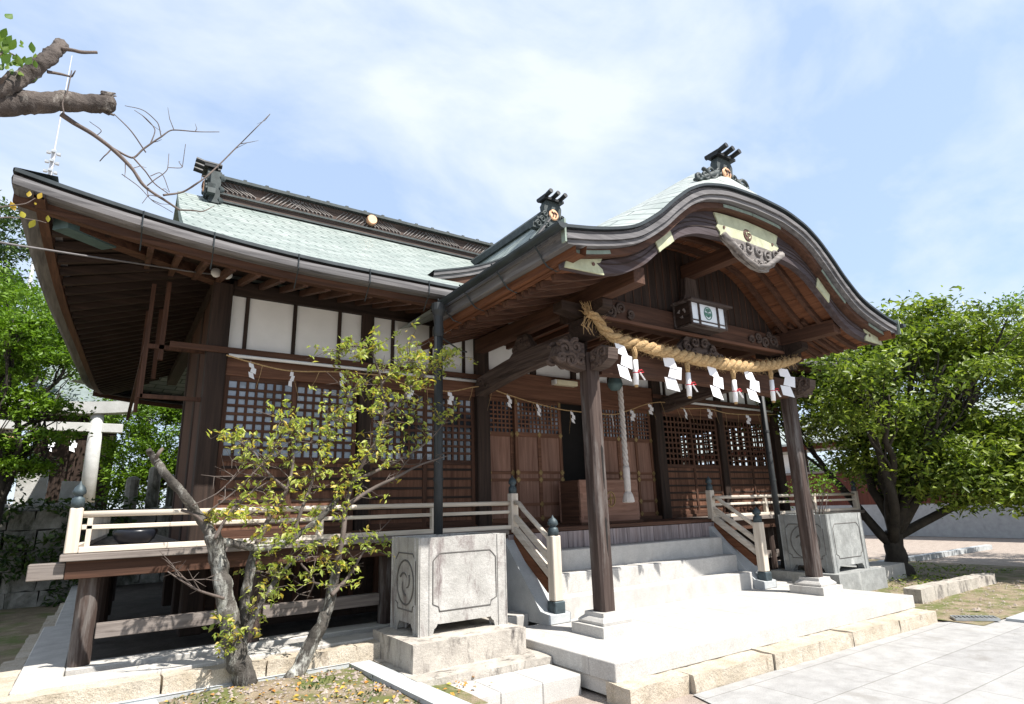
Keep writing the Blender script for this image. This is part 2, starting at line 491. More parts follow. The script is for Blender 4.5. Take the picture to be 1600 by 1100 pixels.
# ------------------------------------------------------------------ ground
CX = 6.45
g = MB()
g.grid(lambda u, v: (-60+160*u, -20+120*v, -0.012), 2, 2)
struct('gravel_ground', g, 'gravel')
g = MB().grid(lambda u, v: (-14+14.05*u, 4+32*v, 0.03+0.05*noise.noise(Vector((u*9, v*14, 0)))), 30, 50)
struct('mossy_ground', g, 'mossy_ground', smooth=True)
pv = MB()
pv.add([(1.0, -8, 0), (10.2, -8, 0), (10.2, 3.2, 0), (9.05, 3.86, 0), (4.37, 3.86, 0), (4.2, 3.3, 0), (1.0, 3.3, 0)], [(0, 1, 2, 3, 4, 5, 6)])
struct('granite_pavement', pv, 'granite_paving')
pv = MB().box(9.75, 11.4, -6, 3.35, -0.05, 0.035)
struct('pavement_strip', pv, 'granite_blue', bevel=0.004)
sl = MB().grid(lambda u, v: (9.2+7.3*u, 3.4+5.0*v, 0.004+0.02*noise.noise(Vector((u*5, v*4, 3)))+0.02*min(1, v*3)*min(1, u*3)), 30, 24)
struct('bare_soil', sl, 'soil', smooth=True)
bd = MB().grid(lambda u, v: (-0.4+3.0*u, 4.3+1.85*v, 0.165+0.03*noise.noise(Vector((u*4, v*4, 1)))+0.04*math.exp(-((u-0.6)**2+(v-0.8)**2)*14)), 34, 24)
struct('bed_soil', bd, 'soil', smooth=True)
# ground sloping below the stone base on the left
ga = MB().box(-0.42, 4.3, 6.17, 6.47, -0.02, 0.372); ga.box(-0.42, -0.11, 6.473, 9.5, -0.02, 0.371); ga.box(-0.32, 0.10, 9.503, 16, -0.02, 0.371); ga.box(-0.105, 4.3, 6.72, 7.0, -0.02, 0.371)
struct('stone_apron', ga, 'apron_stone', bevel=0.008)
struct('earth_floor', MB().grid(lambda u, v: (-0.15+12.5*u, 6.55+9.4*v, 0.29+0.02*noise.noise(Vector((u*30, v*25, 2)))), 40, 30), 'shaded_earth')
ga = MB().box(8.7, 13.2, 6.0, 6.6, -0.02, 0.30)
struct('stone_base', ga, 'apron_stone', bevel=0.008)

# ------------------------------------------------------------------ porch platform and stairs
pl = thing('stone_platform', 'pale granite platform with three steps under the porch', 'platform', (CX-0.03, 5.0, 0))
p = MB()
p.box(3.73, 9.12, 4.11, 4.45, 0.14, 0.295)
p.box(3.73, 4.07, 4.4525, 5.95, 0.14, 0.295); p.box(8.78, 9.12, 4.4525, 5.95, 0.14, 0.295)
p.build('border_slab', 'granite', pl, bevel=0.006)
p = MB()
for i in range(4):
    for j in range(3):
        x0 = 4.0725+i*1.1769; y0 = 4.4525+j*0.5
        p.box(x0, x0+1.170, y0, y0+0.494, 0.10, 0.293)
p.build('floor_slab', 'granite', pl, bevel=0.004)
p = MB().box(3.75, 9.10, 4.13, 6.5, 0.02, 0.139).build('footing', 'apron_stone', pl)
sx0, sx1 = 4.62, 8.30
for i, (y, z0, z1) in enumerate(((5.95, 0.10, 0.53), (6.19, 0.10, 0.77), (6.43, 0.10, 1.025))):
    MB().box(sx0, sx1, y, (6.188, 6.428, 6.90)[i], z0, z1).build('stair_step', 'granite', pl, bevel=0.008)
for x0 in (4.30, 8.305):
    MB().prism([(5.78, 0.297), (6.95, 0.297), (6.95, 1.24), (6.72, 1.24), (5.93, 0.42), (5.78, 0.40)], x0, x0+0.315, 'x').build('stair_cheek', 'granite_blue', pl, bevel=0.006)

# beige kerb stones, one thing each
kx = 3.70; ki = 0
KL = [('pale beige rough kerb stone at the near left corner of the platform', 0.72), ('long rough beige kerb stone left of the middle of the porch front', 1.15),
      ('rough beige kerb stone below the middle of the platform front', 0.85), ('short orange beige kerb stone right of the middle of the porch front', 0.62),
      ('rough beige kerb stone second from the right end of the porch front', 1.05), ('rough beige kerb stone at the right end of the platform front', 0.98)]
for lab, L in KL:
    k = MB().rough(kx, kx+L-0.012, 3.86+(0.06 if ki == 0 else 0)+0.012*math.sin(ki*2.3), 4.20, -0.05, 0.143-0.006*(ki % 2), 0.06, 0.013, ki)
    tag(k.build('kerb_stone', 'beige_stone', smooth=False), lab, 'kerb stone', 'rough beige kerb stones along the porch and hall')
    kx += L; ki += 1
LL = [('rough beige kerb stone at the left corner of the stone apron', -0.52, 0.55), ('rough beige kerb stone left of the thin twisted tree', 0.56, 1.35),
      ('rough beige kerb stone directly behind the thin twisted tree', 1.36, 2.16), ('mossy beige kerb stone between twisted tree and left planter', 2.17, 2.62)]
for lab, x0, x1 in LL:
    k = MB().rough(x0, x1, 5.98, 6.168, 0.0, 0.35, 0.06, 0.016, ki+20)
    tag(k.build('kerb_stone', 'beige_stone'), lab, 'kerb stone', 'rough beige kerb stones along the porch and hall')
    ki += 1
for j in range(4):
    y0 = 6.2+j*1.5
    k = MB().rough(-0.60+0.05*(y0-6.2), -0.43+0.05*(y0-6.2), y0, y0+1.48, 0.0, 0.35, 0.1, 0.012, ki+40)
    tag(k.build('kerb_stone', 'beige_stone'), 'beige kerb stone on the left side of the apron, %s from the corner' % ('first', 'second', 'third', 'fourth')[j], 'kerb stone', 'rough beige kerb stones along the porch and hall')
    ki += 1
# granite strips round the bed
def strip(lab, pts, z0, z1, mat='granite_blue'):
    tag(MB().prism(pts, z0, z1, 'z').build('edging_stone', mat, bevel=0.006), lab, 'edging stone', 'flat granite strips round the planting bed')
strip('grey granite edging strip running forward from the left planter', [(2.10, 6.10), (2.28, 6.12), (2.40, 4.2), (2.20, 4.2)], 0.05, 0.215)
strip('grey granite edging strip at the left end of the planting bed', [(0.30, 5.95), (0.52, 5.93), (0.62, 4.2), (0.38, 4.2)], 0.05, 0.208)
strip('thin grey edging strip along the foot of the beige kerb', [(0.0, 5.93), (2.09, 5.96), (2.09, 6.03), (0.0, 6.02)], 0.05, 0.225)
# low white step and concrete below the left planter
s = MB()
for i in range(3):
    s.box(2.42+i*0.42, 2.42+i*0.42+0.417, 4.50, 4.96, -0.02, 0.152)
tag(s.build('stone_step', 'granite', bevel=0.008), 'low pale granite step in front of the left planter', 'step')
s = MB().rough(2.33, 3.72, 4.965, 6.15, -0.02, 0.215, 0.08, 0.012, 91)
tag(s.build('concrete_base', 'old_concrete'), 'worn stained concrete slab under the left stone planter', 'slab')
# drain grate
gr = thing('drain_grate', 'small steel drain grate in the soil at right', 'drain grate', (9.5, 3.6, 0.01))
f = MB()
f.bar((9.26, 3.72, 0.03), (9.60, 3.36, 0.03), 0.025, 0.03); f.bar((9.42, 3.84, 0.03), (9.76, 3.48, 0.03), 0.025, 0.03)
f.build('frame', 'steel', gr)
for i in range(11):
    t_ = i/10
    MB().bar((9.26+0.34*t_, 3.72-0.36*t_, 0.032), (9.42+0.34*t_, 3.84-0.36*t_, 0.032), 0.014, 0.025).build('bar', 'steel', gr)

# ------------------------------------------------------------------ stone planters
def planter(name, lab, x0, x1, y0, y1, z0, z1, mat, crest):
    t_ = thing(name, lab, 'planter', ((x0+x1)/2, (y0+y1)/2, z0), 'carved stone planters flanking the porch')
    w = 0.10; h = 0.10
    def foot(a0, a1):
        L = a1-a0
        return [(a0, z0), (a0+0.13, z0)]+[(a0+0.13+0.05*math.sin(q), z0+h*0.85-0.05*math.cos(q)+0.02) for q in (0.3, 0.8, 1.2, 1.57)]+[(a0+0.22, z0+h), (a1-0.22, z0+h)]+[(a1-0.13-0.05*math.sin(q), z0+h*0.85-0.05*math.cos(q)+0.02) for q in (1.57, 1.2, 0.8, 0.3)]+[(a1-0.13, z0), (a1, z0), (a1, z1), (a0, z1)]
    b_ = MB()
    b_.prism(foot(x0, x1), y0, y0+w, 'y'); b_.prism(foot(x0, x1), y1-w, y1, 'y')
    b_.prism(foot(y0+0.003, y1-0.003)[::-1], x0+0.001, x0+w, 'x'); b_.prism(foot(y0+0.003, y1-0.003)[::-1], x1-w, x1-0.001, 'x')
    b_.box(x0+w, x1-w, y0+w, y1-w, z0+h, z0+h+0.05)
    b_.build('stone_box', mat, t_, bevel=0.012)
    # framed panel on front, crest on the left side
    def panel(mb, a0, a1, b0, b1, place):
        c = 0.07
        pts = [(a0+c, b0), (a1-c, b0), (a1-c*0.9, b0+c*0.6), (a1, b0+c), (a1, b1-c), (a1-c*0.5, b1-c*0.45), (a1-c, b1), (a0+c, b1), (a0+c*0.5, b1-c*0.45), (a0, b1-c), (a0, b0+c), (a0+c*0.9, b0+c*0.6)]
        mb.tube([place(*q) for q in pts+pts[:1]], 0.007, 6)
    pm = MB(); panel(pm, x0+0.14, x1-0.12, z0+0.20, z1-0.14, lambda a, b: (a, y0, b))
    panel(pm, y0+0.09, y1-0.09, z0+0.20, z1-0.14, lambda a, b: (x0, a, b))
    pm.build('panel_moulding', 'relief_shade', t_, smooth=True)
    cm = MB(); cy, cz = (y0+y1)/2, (z0+z1)/2+0.02
    rr = min(y1-y0, z1-z0)*0.30
    cm.tube([(x0, cy+rr*math.cos(a), cz+rr*1.05*math.sin(a)) for a in [i*2*math.pi/24 for i in range(25)]], 0.009, 6)
    for st in (0.4, 0.4+2.09, 0.4+4.19):
        cm.tube([(x0, cy+rr*0.62*(1-0.09*i)*math.cos(st+i*0.28), cz+rr*0.62*(1-0.09*i)*math.sin(st+i*0.28)) for i in range(7)], [0.013-0.0013*i for i in range(7)], 6)
    cm.build('crest', 'relief_shade', t_, smooth=True)
    st = MB().grid(lambda u, v: (x0+w+(x1-x0-2*w)*u, y0+w+(y1-y0-2*w)*v, z1-0.09+0.03*noise.noise(Vector((u*5, v*5, x0)))), 8, 8)
    st.build('soil', 'soil', t_)
    return t_
planter('stone_planter', 'pale sunlit carved stone planter beside the left stair cheek', 2.585, 3.56, 5.50, 6.16, 0.447, 1.315, 'planter_stone', 1)
planter('stone_planter', 'grey mottled stone planter behind the right porch pillar holding a small shrub', 9.56, 10.62, 5.38, 6.20, 0.447, 1.315, 'planter_grey', 1)
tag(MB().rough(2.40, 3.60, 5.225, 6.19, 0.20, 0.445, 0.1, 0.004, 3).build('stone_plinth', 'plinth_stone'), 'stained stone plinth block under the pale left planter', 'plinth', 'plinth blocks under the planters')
tag(MB().rough(9.38, 10.80, 5.22, 6.36, 0.14, 0.445, 0.1, 0.004, 4).build('stone_plinth', 'planter_grey'), 'dark stone plinth block under the grey right planter', 'plinth', 'plinth blocks under the planters')
# ------------------------------------------------------------------ the hall
hall = thing('shrine_hall', 'dark timber shrine hall with pale green copper roof and curved porch gable', 'shrine hall', (CX, 7.7, 0))
W = 7.7
lift = lambda s: 0.29*max(0.0, (3.0-s)/3.0)**2          # eave rise near a corner, s = distance from it
def zroof(t): return 4.30+2.95*(0.70*t+0.30*t*t)
XL, XR, YF, YB = -0.98, 13.88, 6.20, 16.2
def xl(y): return min(XL+(y-YF), 0.46) if y < 11.2 else min(XL+(YB-y), 0.46)
def mroof(x, y):
    s = min(y-YF, YB-y); t = s/5.0
    return zroof(t)+(lift(x-XL)+lift(XR-x))*max(0, 1-s/2.2)**2
m_ = MB()
ys = [YF+5.0*(i/40) for i in range(41)]
nx = 60
for k, yy in enumerate((lambda y: y, lambda y: YF+YB-y)):
    o = len(m_.v)
    for y in ys:
        a = xl(y); b = XL+XR-a
        for j in range(nx+1):
            x = a+(b-a)*j/nx
            m_.v.append((x, yy(y), mroof(x, y)))
    for i in range(40):
        for j in range(nx):
            q = (o+i*(nx+1)+j, o+i*(nx+1)+j+1, o+(i+1)*(nx+1)+j+1, o+(i+1)*(nx+1)+j)
            m_.f.append(q if k == 0 else q[::-1])
SK = lambda y: 0.05*(y-YF)       # the left eave is not quite square to the front
for sgn in (0, 1):
    o = len(m_.v)
    for i in range(13):
        s = 1.45*i/12
        for j in range(41):
            y = YF+s+(10-2*s)*j/40
            z = zroof(s/5)+(lift(y-YF)+lift(YB-y))*max(0, 1-s/2.2)**2
            x = XL+s+(SK(y) if i < 12 else 0)*(1-s/1.45)
            m_.v.append((x if sgn == 0 else XL+XR-x, y, z))
    for i in range(12):
        for j in range(40):
            q = (o+i*41+j, o+(i+1)*41+j, o+(i+1)*41+j+1, o+i*41+j+1)
            m_.f.append(q if sgn == 0 else q[::-1])
roof = m_.build('roof', 'copper_roof', hall, smooth=True, uvf=lambda p: (p[0]+0.25*p[1], 1.16*p[1]) if xl(p[1])-0.001 <= p[0] else (p[1], 1.16*p[0]))
# gable ends under the verges
for sgn in (0, 1):
    gx = 0.80 if sgn == 0 else XL+XR-0.80
    poly = [(8.0, 4.9)]+[(y, zroof(min(y-YF, YB-y)/5)-0.06) for y in [8.0+6.4*i/24 for i in range(25)]]+[(14.4, 4.9)]
    MB().prism(poly, gx, gx+0.08, 'x').build('gable_wall', 'dark_wood_z', hall)
    vx = 0.46 if sgn == 0 else XL+XR-0.46
    vb = MB()
    P = [(y, zroof(min(y-YF, YB-y)/5)) for y in [7.64+7.12*i/40 for i in range(41)]]
    for i in range(40):
        a, b = P[i], P[i+1]
        vb.add([(vx, a[0], a[1]-0.006), (vx, b[0], b[1]-0.006), (vx, b[0], b[1]-0.15), (vx, a[0], a[1]-0.15),
                (vx+0.09*(1-2*sgn), a[0], a[1]-0.006), (vx+0.09*(1-2*sgn), b[0], b[1]-0.006), (vx+0.09*(1-2*sgn), b[0], b[1]-0.15), (vx+0.09*(1-2*sgn), a[0], a[1]-0.15)],
               [(0, 1, 2, 3), (7, 6, 5, 4), (3, 2, 6, 7)])
    vb.build('verge_board', 'patina_green', roof)
# main ridge
rg = MB()
rg.prism([(11.02, 7.13), (11.38, 7.13), (11.36, 7.30), (11.30, 7.30), (11.30, 7.60), (11.10, 7.60), (11.10, 7.30), (11.04, 7.30)], 0.95, 11.95, 'x')
rr_ = rg.build('ridge', 'carved_wood_x', roof)
cp = MB(); cp.box(0.93, 11.97, 11.0, 11.4, 7.602, 7.66); cp.tube([(0.9, 11.2, 7.67), (12.0, 11.2, 7.67)], 0.065, 10)
for i in range(28): cp.box(1.1+i*0.39, 1.16+i*0.39, 11.01, 11.39, 7.66, 7.69)
cp.build('ridge_cap', 'roof_iron', rr_)
lm = MB(); lm.box(0.95, 11.95, 10.985, 11.02, 7.275, 7.31); lm.box(0.95, 11.95, 10.985, 11.02, 7.13, 7.16)
lm.build('ridge_band', 'roof_iron', rr_)
wv = MB()                         # carved wave relief along the ridge side
for i in range(44):
    x = 1.05+i*0.245
    for q in range(3):
        wv.tube([(x+q*0.075, 11.09, 7.33), (x+q*0.075+0.05, 11.088, 7.41), (x+q*0.075+0.13*(1 if (i//3) % 2 else -1), 11.088, 7.50), (x+q*0.075+0.19*(1 if (i//3) % 2 else -1), 11.09, 7.57)], 0.013, 5)
wv.build('wave_relief', 'carved_grey_x', rr_, smooth=True)
ds = MB().lathe((4.0, 11.0, 7.50), [(0.0, -0.05), (0.095, -0.05), (0.11, -0.02), (0.11, 0.05)], 20, 'y')
ds.build('ridge_crest', 'gold_disc', rr_, smooth=False)

def onigawara(c, s, par, face='y'):
    """ridge-end ornament: stepped plate with scrolls, crest disc and three projecting caps"""
    def T(p):      # local (a across, d forward, h up) -> world
        a, d, h = p
        return (c[0]+a*s, c[1]-d*s, c[2]+h*s) if face == 'y' else (c[0]-d*s, c[1]+a*s, c[2]+h*s)
    def put(mb, pts_f): mb.v = [T(p) for p in mb.v]; return mb
    poly = [(-0.62, 0), (-0.60, 0.13), (-0.46, 0.17), (-0.48, 0.30), (-0.34, 0.32), (-0.36, 0.46), (-0.25, 0.50), (-0.27, 0.66), (-0.20, 0.80)]
    poly = poly+[(-a, h) for a, h in poly[::-1]]
    b_ = MB()
    n = len(poly)
    b_.v = [(a, 0.08, h) for a, h in poly]+[(a, -0.08, h) for a, h in poly]
    b_.f = [tuple(range(n)), tuple(range(n, 2*n))[::-1]]+[(i, (i+1) % n, n+(i+1) % n, n+i) for i in range(n)]
    # relief scrolls
    for sg in (-1, 1):
        for (a, h, r) in ((0.47, 0.10, 0.09), (0.34, 0.24, 0.085), (0.25, 0.40, 0.08), (0.20, 0.12, 0.09)):
            pts = []
            for i in range(14):
                th = i*0.62; q = r*(1-i/18)
                pts.append((sg*(a+q*math.cos(th)), 0.10, h+q*math.sin(th)))
            b_.tube(pts, 0.026, 6)
    o = put(b_, None).build('ridge_ornament', 'roof_iron', par, smooth=False)
    d_ = MB().lathe((0, 0, 0), [(0.0, 0.08), (0.13, 0.08), (0.145, 0.11), (0.12, 0.13), (0.0, 0.13)], 20, 'y')
    d_.v = [(p[0], p[1], p[2]+0.44) for p in d_.v]
    put(d_, None).build('crest_disc', 'gold_disc', o)
    k_ = MB()
    for a in (-0.03, 0.05):
        k_.tube([(a-0.05, 0.135, 0.50), (a+0.02, 0.14, 0.46), (a-0.01, 0.135, 0.38)], 0.018, 6)
    put(k_, None).build('crest_mark', 'emblem_dark', o)
    t_ = MB()
    t_.v = []; t_.f = []
    t_.box(-0.30, 0.30, -0.12, 0.16, 0.80, 0.86)
    for a in (-0.22, 0, 0.22):
        t_.tube([(a, -0.20, 0.90), (a, 0.16, 0.90), (a, 0.34, 0.93)], [0.055, 0.055, 0.06], 10)
    put(t_, None).build('cap_tile', 'black_iron', o, smooth=False)
    return o
onigawara((0.95, 11.2, 7.12), 0.80, roof, 'x')
eo = MB()
for h in (7.08, 7.30, 7.52): eo.tube([(0.94, 11.02, h), (1.12, 10.86, h), (1.12, 10.9, h+0.01)], 0.06, 8)
eo.box(0.93, 1.1, 10.83, 11.02, 7.0, 7.62)
eo.build('ornament_fin', 'roof_iron', roof)

# dormer gable behind the porch
cz = interp([0, 0.28, 0.6, 1.2, 1.8, 2.5], [6.98, 6.62, 6.22, 5.78, 5.50, 5.28])
ch = MB(); o = 0
NX = 40
for i in range(2*NX+1):
    d = (i-NX)/NX*2.5
    for y in (7.98, 9.0, 10.0, 11.1): ch.v.append((CX+d, y, cz(abs(d))))
for i in range(2*NX):
    for j in range(3): ch.f.append((i*4+j, (i+1)*4+j, (i+1)*4+j+1, i*4+j+1))
chid = ch.build('dormer_roof', 'copper_roof', hall, smooth=True, uvf=lambda p: (p[1], 1.1*abs(p[0]-CX)))
for (y0, y1, t0, t1, mt) in ((7.96, 8.1, 0.004, 0.03, 'gutter_metal'), (7.975, 8.15, 0.034, 0.09, 'shingle_x'), (8.0, 8.15, 0.094, 0.16, 'shingle_x'), (8.04, 8.15, 0.165, 0.30, 'brown_wood_x')):
    e_ = MB()
    for i in range(2*NX+1):
        d = (i-NX)/NX*2.5; z = cz(abs(d))
        e_.v += [(CX+d, y0, z-t0), (CX+d, y0, z-t1), (CX+d, y1, z-t1), (CX+d, y1, z-t0)]
    for i in range(2*NX):
        for j in range(4): e_.f.append((i*4+j, i*4+(j+1) % 4, (i+1)*4+(j+1) % 4, (i+1)*4+j))
    e_.build('dormer_verge', mt, chid)
MB().prism([(CX-2.0, 5.0), (CX+2.0, 5.0), (CX+1.1, 5.6), (CX+0.5, 6.1), (CX, 6.6), (CX-0.5, 6.1), (CX-1.1, 5.6)], 8.15, 8.2, 'y').build('dormer_wall', 'brown_wood_z', chid)
rdg = MB().prism([(CX-0.17, 6.84), (CX+0.17, 6.84), (CX+0.15, 7.0), (CX+0.07, 7.10), (CX-0.07, 7.10), (CX-0.15, 7.0)], 8.12, 11.15, 'y').build('dormer_ridge', 'roof_iron', chid)
onigawara((CX, 8.06, 6.56), 0.78, chid, 'y')

# ---- eave edges
def sweep(mb, path, outs, prof, closed=False):
    o = len(mb.v); n = len(prof)
    for p, q in zip(path, outs):
        for u, v in prof: mb.v.append((p[0]+q[0]*u, p[1]+q[1]*u, p[2]+v))
    for i in range(len(path)-1):
        for j in range(n if closed else n-1):
            j2 = (j+1) % n
            mb.f.append((o+i*n+j, o+i*n+j2, o+(i+1)*n+j2, o+(i+1)*n+j))
    return mb
def eave_set(path, out, ax):
    outs = [out]*len(path)
    sweep(MB(), path, outs, [(-0.30, 0.006), (0.0, 0.006), (0.012, -0.004), (0.012, -0.035), (-0.04, -0.037)]).build('eave_edge', 'gutter_metal', hall)
    sweep(MB(), path, outs, [(-0.04, -0.038), (-0.022, -0.042), (-0.022, -0.062), (-0.04, -0.065)]).build('eave_edge', 'dark_wood_'+ax, hall)
    sweep(MB(), path, outs, [(-0.06, -0.066), (0.006, -0.068), (0.012, -0.10), (0.004, -0.150), (-0.035, -0.168), (-0.30, -0.150)]).build('eave_band', 'shingle_'+ax, hall)
    sweep(MB(), path, outs, [(-0.15, -0.163), (-0.155, -0.24), (-0.235, -0.245), (-0.24, -0.16)]).build('eave_batten', 'brown_wood_'+ax, hall)
fx0 = lambda a, b, n: [a+(b-a)*i/n for i in range(n+1)]
eave_set([(x, YF, mroof(x, YF)) for x in fx0(XL, 3.42, 30)], (0, -1), 'x')
eave_set([(x, YF, mroof(x, YF)) for x in fx0(9.5, XR, 30)], (0, -1), 'x')
LE = [(XL+SK(y), y, zroof(0)+lift(y-YF)+lift(YB-y)) for y in fx0(YF, YB, 40)]
eave_set(LE, (-1, 0), 'y')
eave_set([(XL+XR-p[0], p[1], p[2]) for p in LE], (1, 0), 'y')
eave_set([(x, YB, mroof(x, YB)) for x in fx0(XL+0.5, XR-0.5, 40)], (0, 1), 'x')
hk = MB()
for x in (0.0, 0.62, 1.45, 2.25, 3.0):
    z = mroof(x, YF)
    hk.tube([(x, YF-0.016, z), (x, YF-0.022, z-0.17), (x+0.01, YF+0.10, z-0.26), (x+0.01, YF+0.16, z-0.34)], 0.006, 5)
hk.build('gutter_hook', 'gutter_metal', hall)
# soffit boards and rafters: front (both wings) and left side
sb = MB()
for (a, b) in ((XL+0.2, 4.4), (8.5, XR-0.2)):
    o = len(sb.v)
    for x in fx0(a, b, 30):
        for y in (YF+0.2, 6.9, W+0.1):
            sb.v.append((x, y, mroof(x, YF)-0.16+(y-YF-0.2)*0.28*(1 if a < 5 else 1)-(lift(x-XL)+lift(XR-x))*0.6*(y-YF)/1.5))
    for i in range(30):
        for j in range(2): sb.f.append((o+i*3+j, o+(i+1)*3+j, o+(i+1)*3+j+1, o+i*3+j+1))
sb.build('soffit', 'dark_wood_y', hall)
for a, b in ((0.1, 3.6), (9.4, 12.9)):
    nR = int((b-a)/0.24)
    for i in range(nR+1):
        x = a+(b-a)*i/nR; z0 = mroof(x, YF)-0.225; z1 = 4.42
        MB().bar((x, YF+0.22, z0), (x, W+0.05, z1), 0.055, 0.075).build('rafter', 'brown_wood_y', hall)
for sgn in (0, 1):
    X = (lambda x: x) if sgn == 0 else (lambda x: XL+XR-x)
    sb = MB()
    for y in fx0(YF+0.2, YB-0.2, 40):
        z0 = zroof(0)+lift(y-YF)+lift(YB-y)-0.155; k = min(1, (y-YF)/1.9, (YB-y)/1.9)
        x1 = XL+0.22+SK(y)+(0.98+0.85-0.22-SK(y))*k+0.01
        sb.v += [(X(XL+0.2+SK(y)), y, z0), (X(x1), y, 4.14+0.47*k+(1-k)*(z0-4.14))]
    for i in range(40): sb.f.append((i*2, i*2+1, i*2+3, i*2+2))
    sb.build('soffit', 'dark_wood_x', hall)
    for i in range(34):
        y = YF+0.55+i*0.27
        k = min(1, (y-YF)/1.9, (YB-y)/1.9)
        if k < 0.2: continue
        z0 = zroof(0)+lift(y-YF)+lift(YB-y)-0.20
        x1 = XL+0.25+SK(y)+(0.98+0.85-0.25-SK(y))*k
        z1 = 4.09+0.47*k+(1-k)*(z0-4.09)
        MB().bar((X(XL+0.24+SK(y)), y, z0-0.02), (X(x1), y, z1), 0.055, 0.085).build('rafter', 'dark_wood_x', hall)
    MB().box(min(X(0.84), X(1.02)), max(X(0.84), X(1.02)), W+0.09, YB-1.6, 4.36, 4.55).build('wall_plate', 'dark_wood_y', hall)
    # corner hip rafter with its metal cap
    hr = MB().bar((X(0.95), W+0.12, 4.48), (X(XL+0.36), YF+0.36, 4.36), 0.15, 0.20).build('hip_rafter', 'brown_wood_x', hall)
    MB().bar((X(XL+0.72), YF+0.72, 4.384), (X(XL+0.34), YF+0.34, 4.352), 0.172, 0.225).build('rafter_cap', 'teal_cap', hr)

# ---- walls, columns, doors
def colm(x, y, z0, z1, w=0.2, name='column', mat='dark_wood_z'):
    return MB().box(x-w/2, x+w/2, y-w/2, y+w/2, z0, z1).build(name, mat, hall, bevel=0.012)
for x in (0.92, 4.60, 8.40, 12.08): colm(x, W, 0.375, 4.36, 0.22)
for x in (2.78, 10.24): colm(x, W+0.02, 0.375, 4.36, 0.17)
for y in (9.0, 10.4): colm(0.92+0.03, y, 0.375, 4.36, 0.19); colm(12.05, y, 0.375, 4.36, 0.19)
for y in (12.0, 14.2): colm(1.5, y, 0.0, 4.5, 0.16, mat='brown_wood_z')
def wing(x0, x1, pane, left):
    xm = (x0+x1)/2
    # rails
    MB().box(x0+0.115, x1-0.115, W-0.07, W+0.07, 4.24, 4.42).build('lintel', 'dark_wood_x', hall, bevel=0.006)
    MB().box(x0-0.5 if left else x0-0.14, x1+0.14 if left else x1+0.5, W-0.135, W-0.112, 3.47, 3.545).build('tie_rail', 'brown_wood_x', hall, bevel=0.004)
    MB().box(x0+0.115, x1-0.115, W-0.055, W+0.055, 3.22, 3.44).build('door_head', 'door_wood_x', hall, bevel=0.005)
    MB().box(x0+0.115, x1-0.115, W-0.07, W+0.07, 1.28, 1.36).build('door_sill', 'brown_wood_x', hall, bevel=0.005)
    cd = MB().tube([(x0+0.12, W-0.14, 3.445), (x1-0.12, W-0.14, 3.435)], 0.022, 8).build('conduit', 'white_plastic', hall, smooth=True)
    pl_ = MB().box(x0+0.11, x1-0.11, W+0.0, W+0.02, 3.50, 4.26).build('plaster_wall', 'plaster', hall)
    for x in (x0+0.30, x0+0.88, x0+1.47, xm+0.40, xm+1.0, xm+1.55):
        MB().box(x-0.022, x+0.022, W-0.03, W+0.018, 3.44, 4.24).build('wall_stud', 'dark_wood_z', hall)
    for h in range(2):
        a = x0+0.11 if h == 0 else xm+0.085; b = xm-0.085 if h == 0 else x1-0.11
        for q in range(2):
            c0 = a+(b-a)*q/2; c1 = a+(b-a)*(q+1)/2; yy = W-0.03+0.035*q
            door(c0-0.01*q, c1+0.02*(1-q), yy, 1.36, 3.22, 2.27, 7, 9, pane if not (left and h == 1) else 'pane_dark', 6)
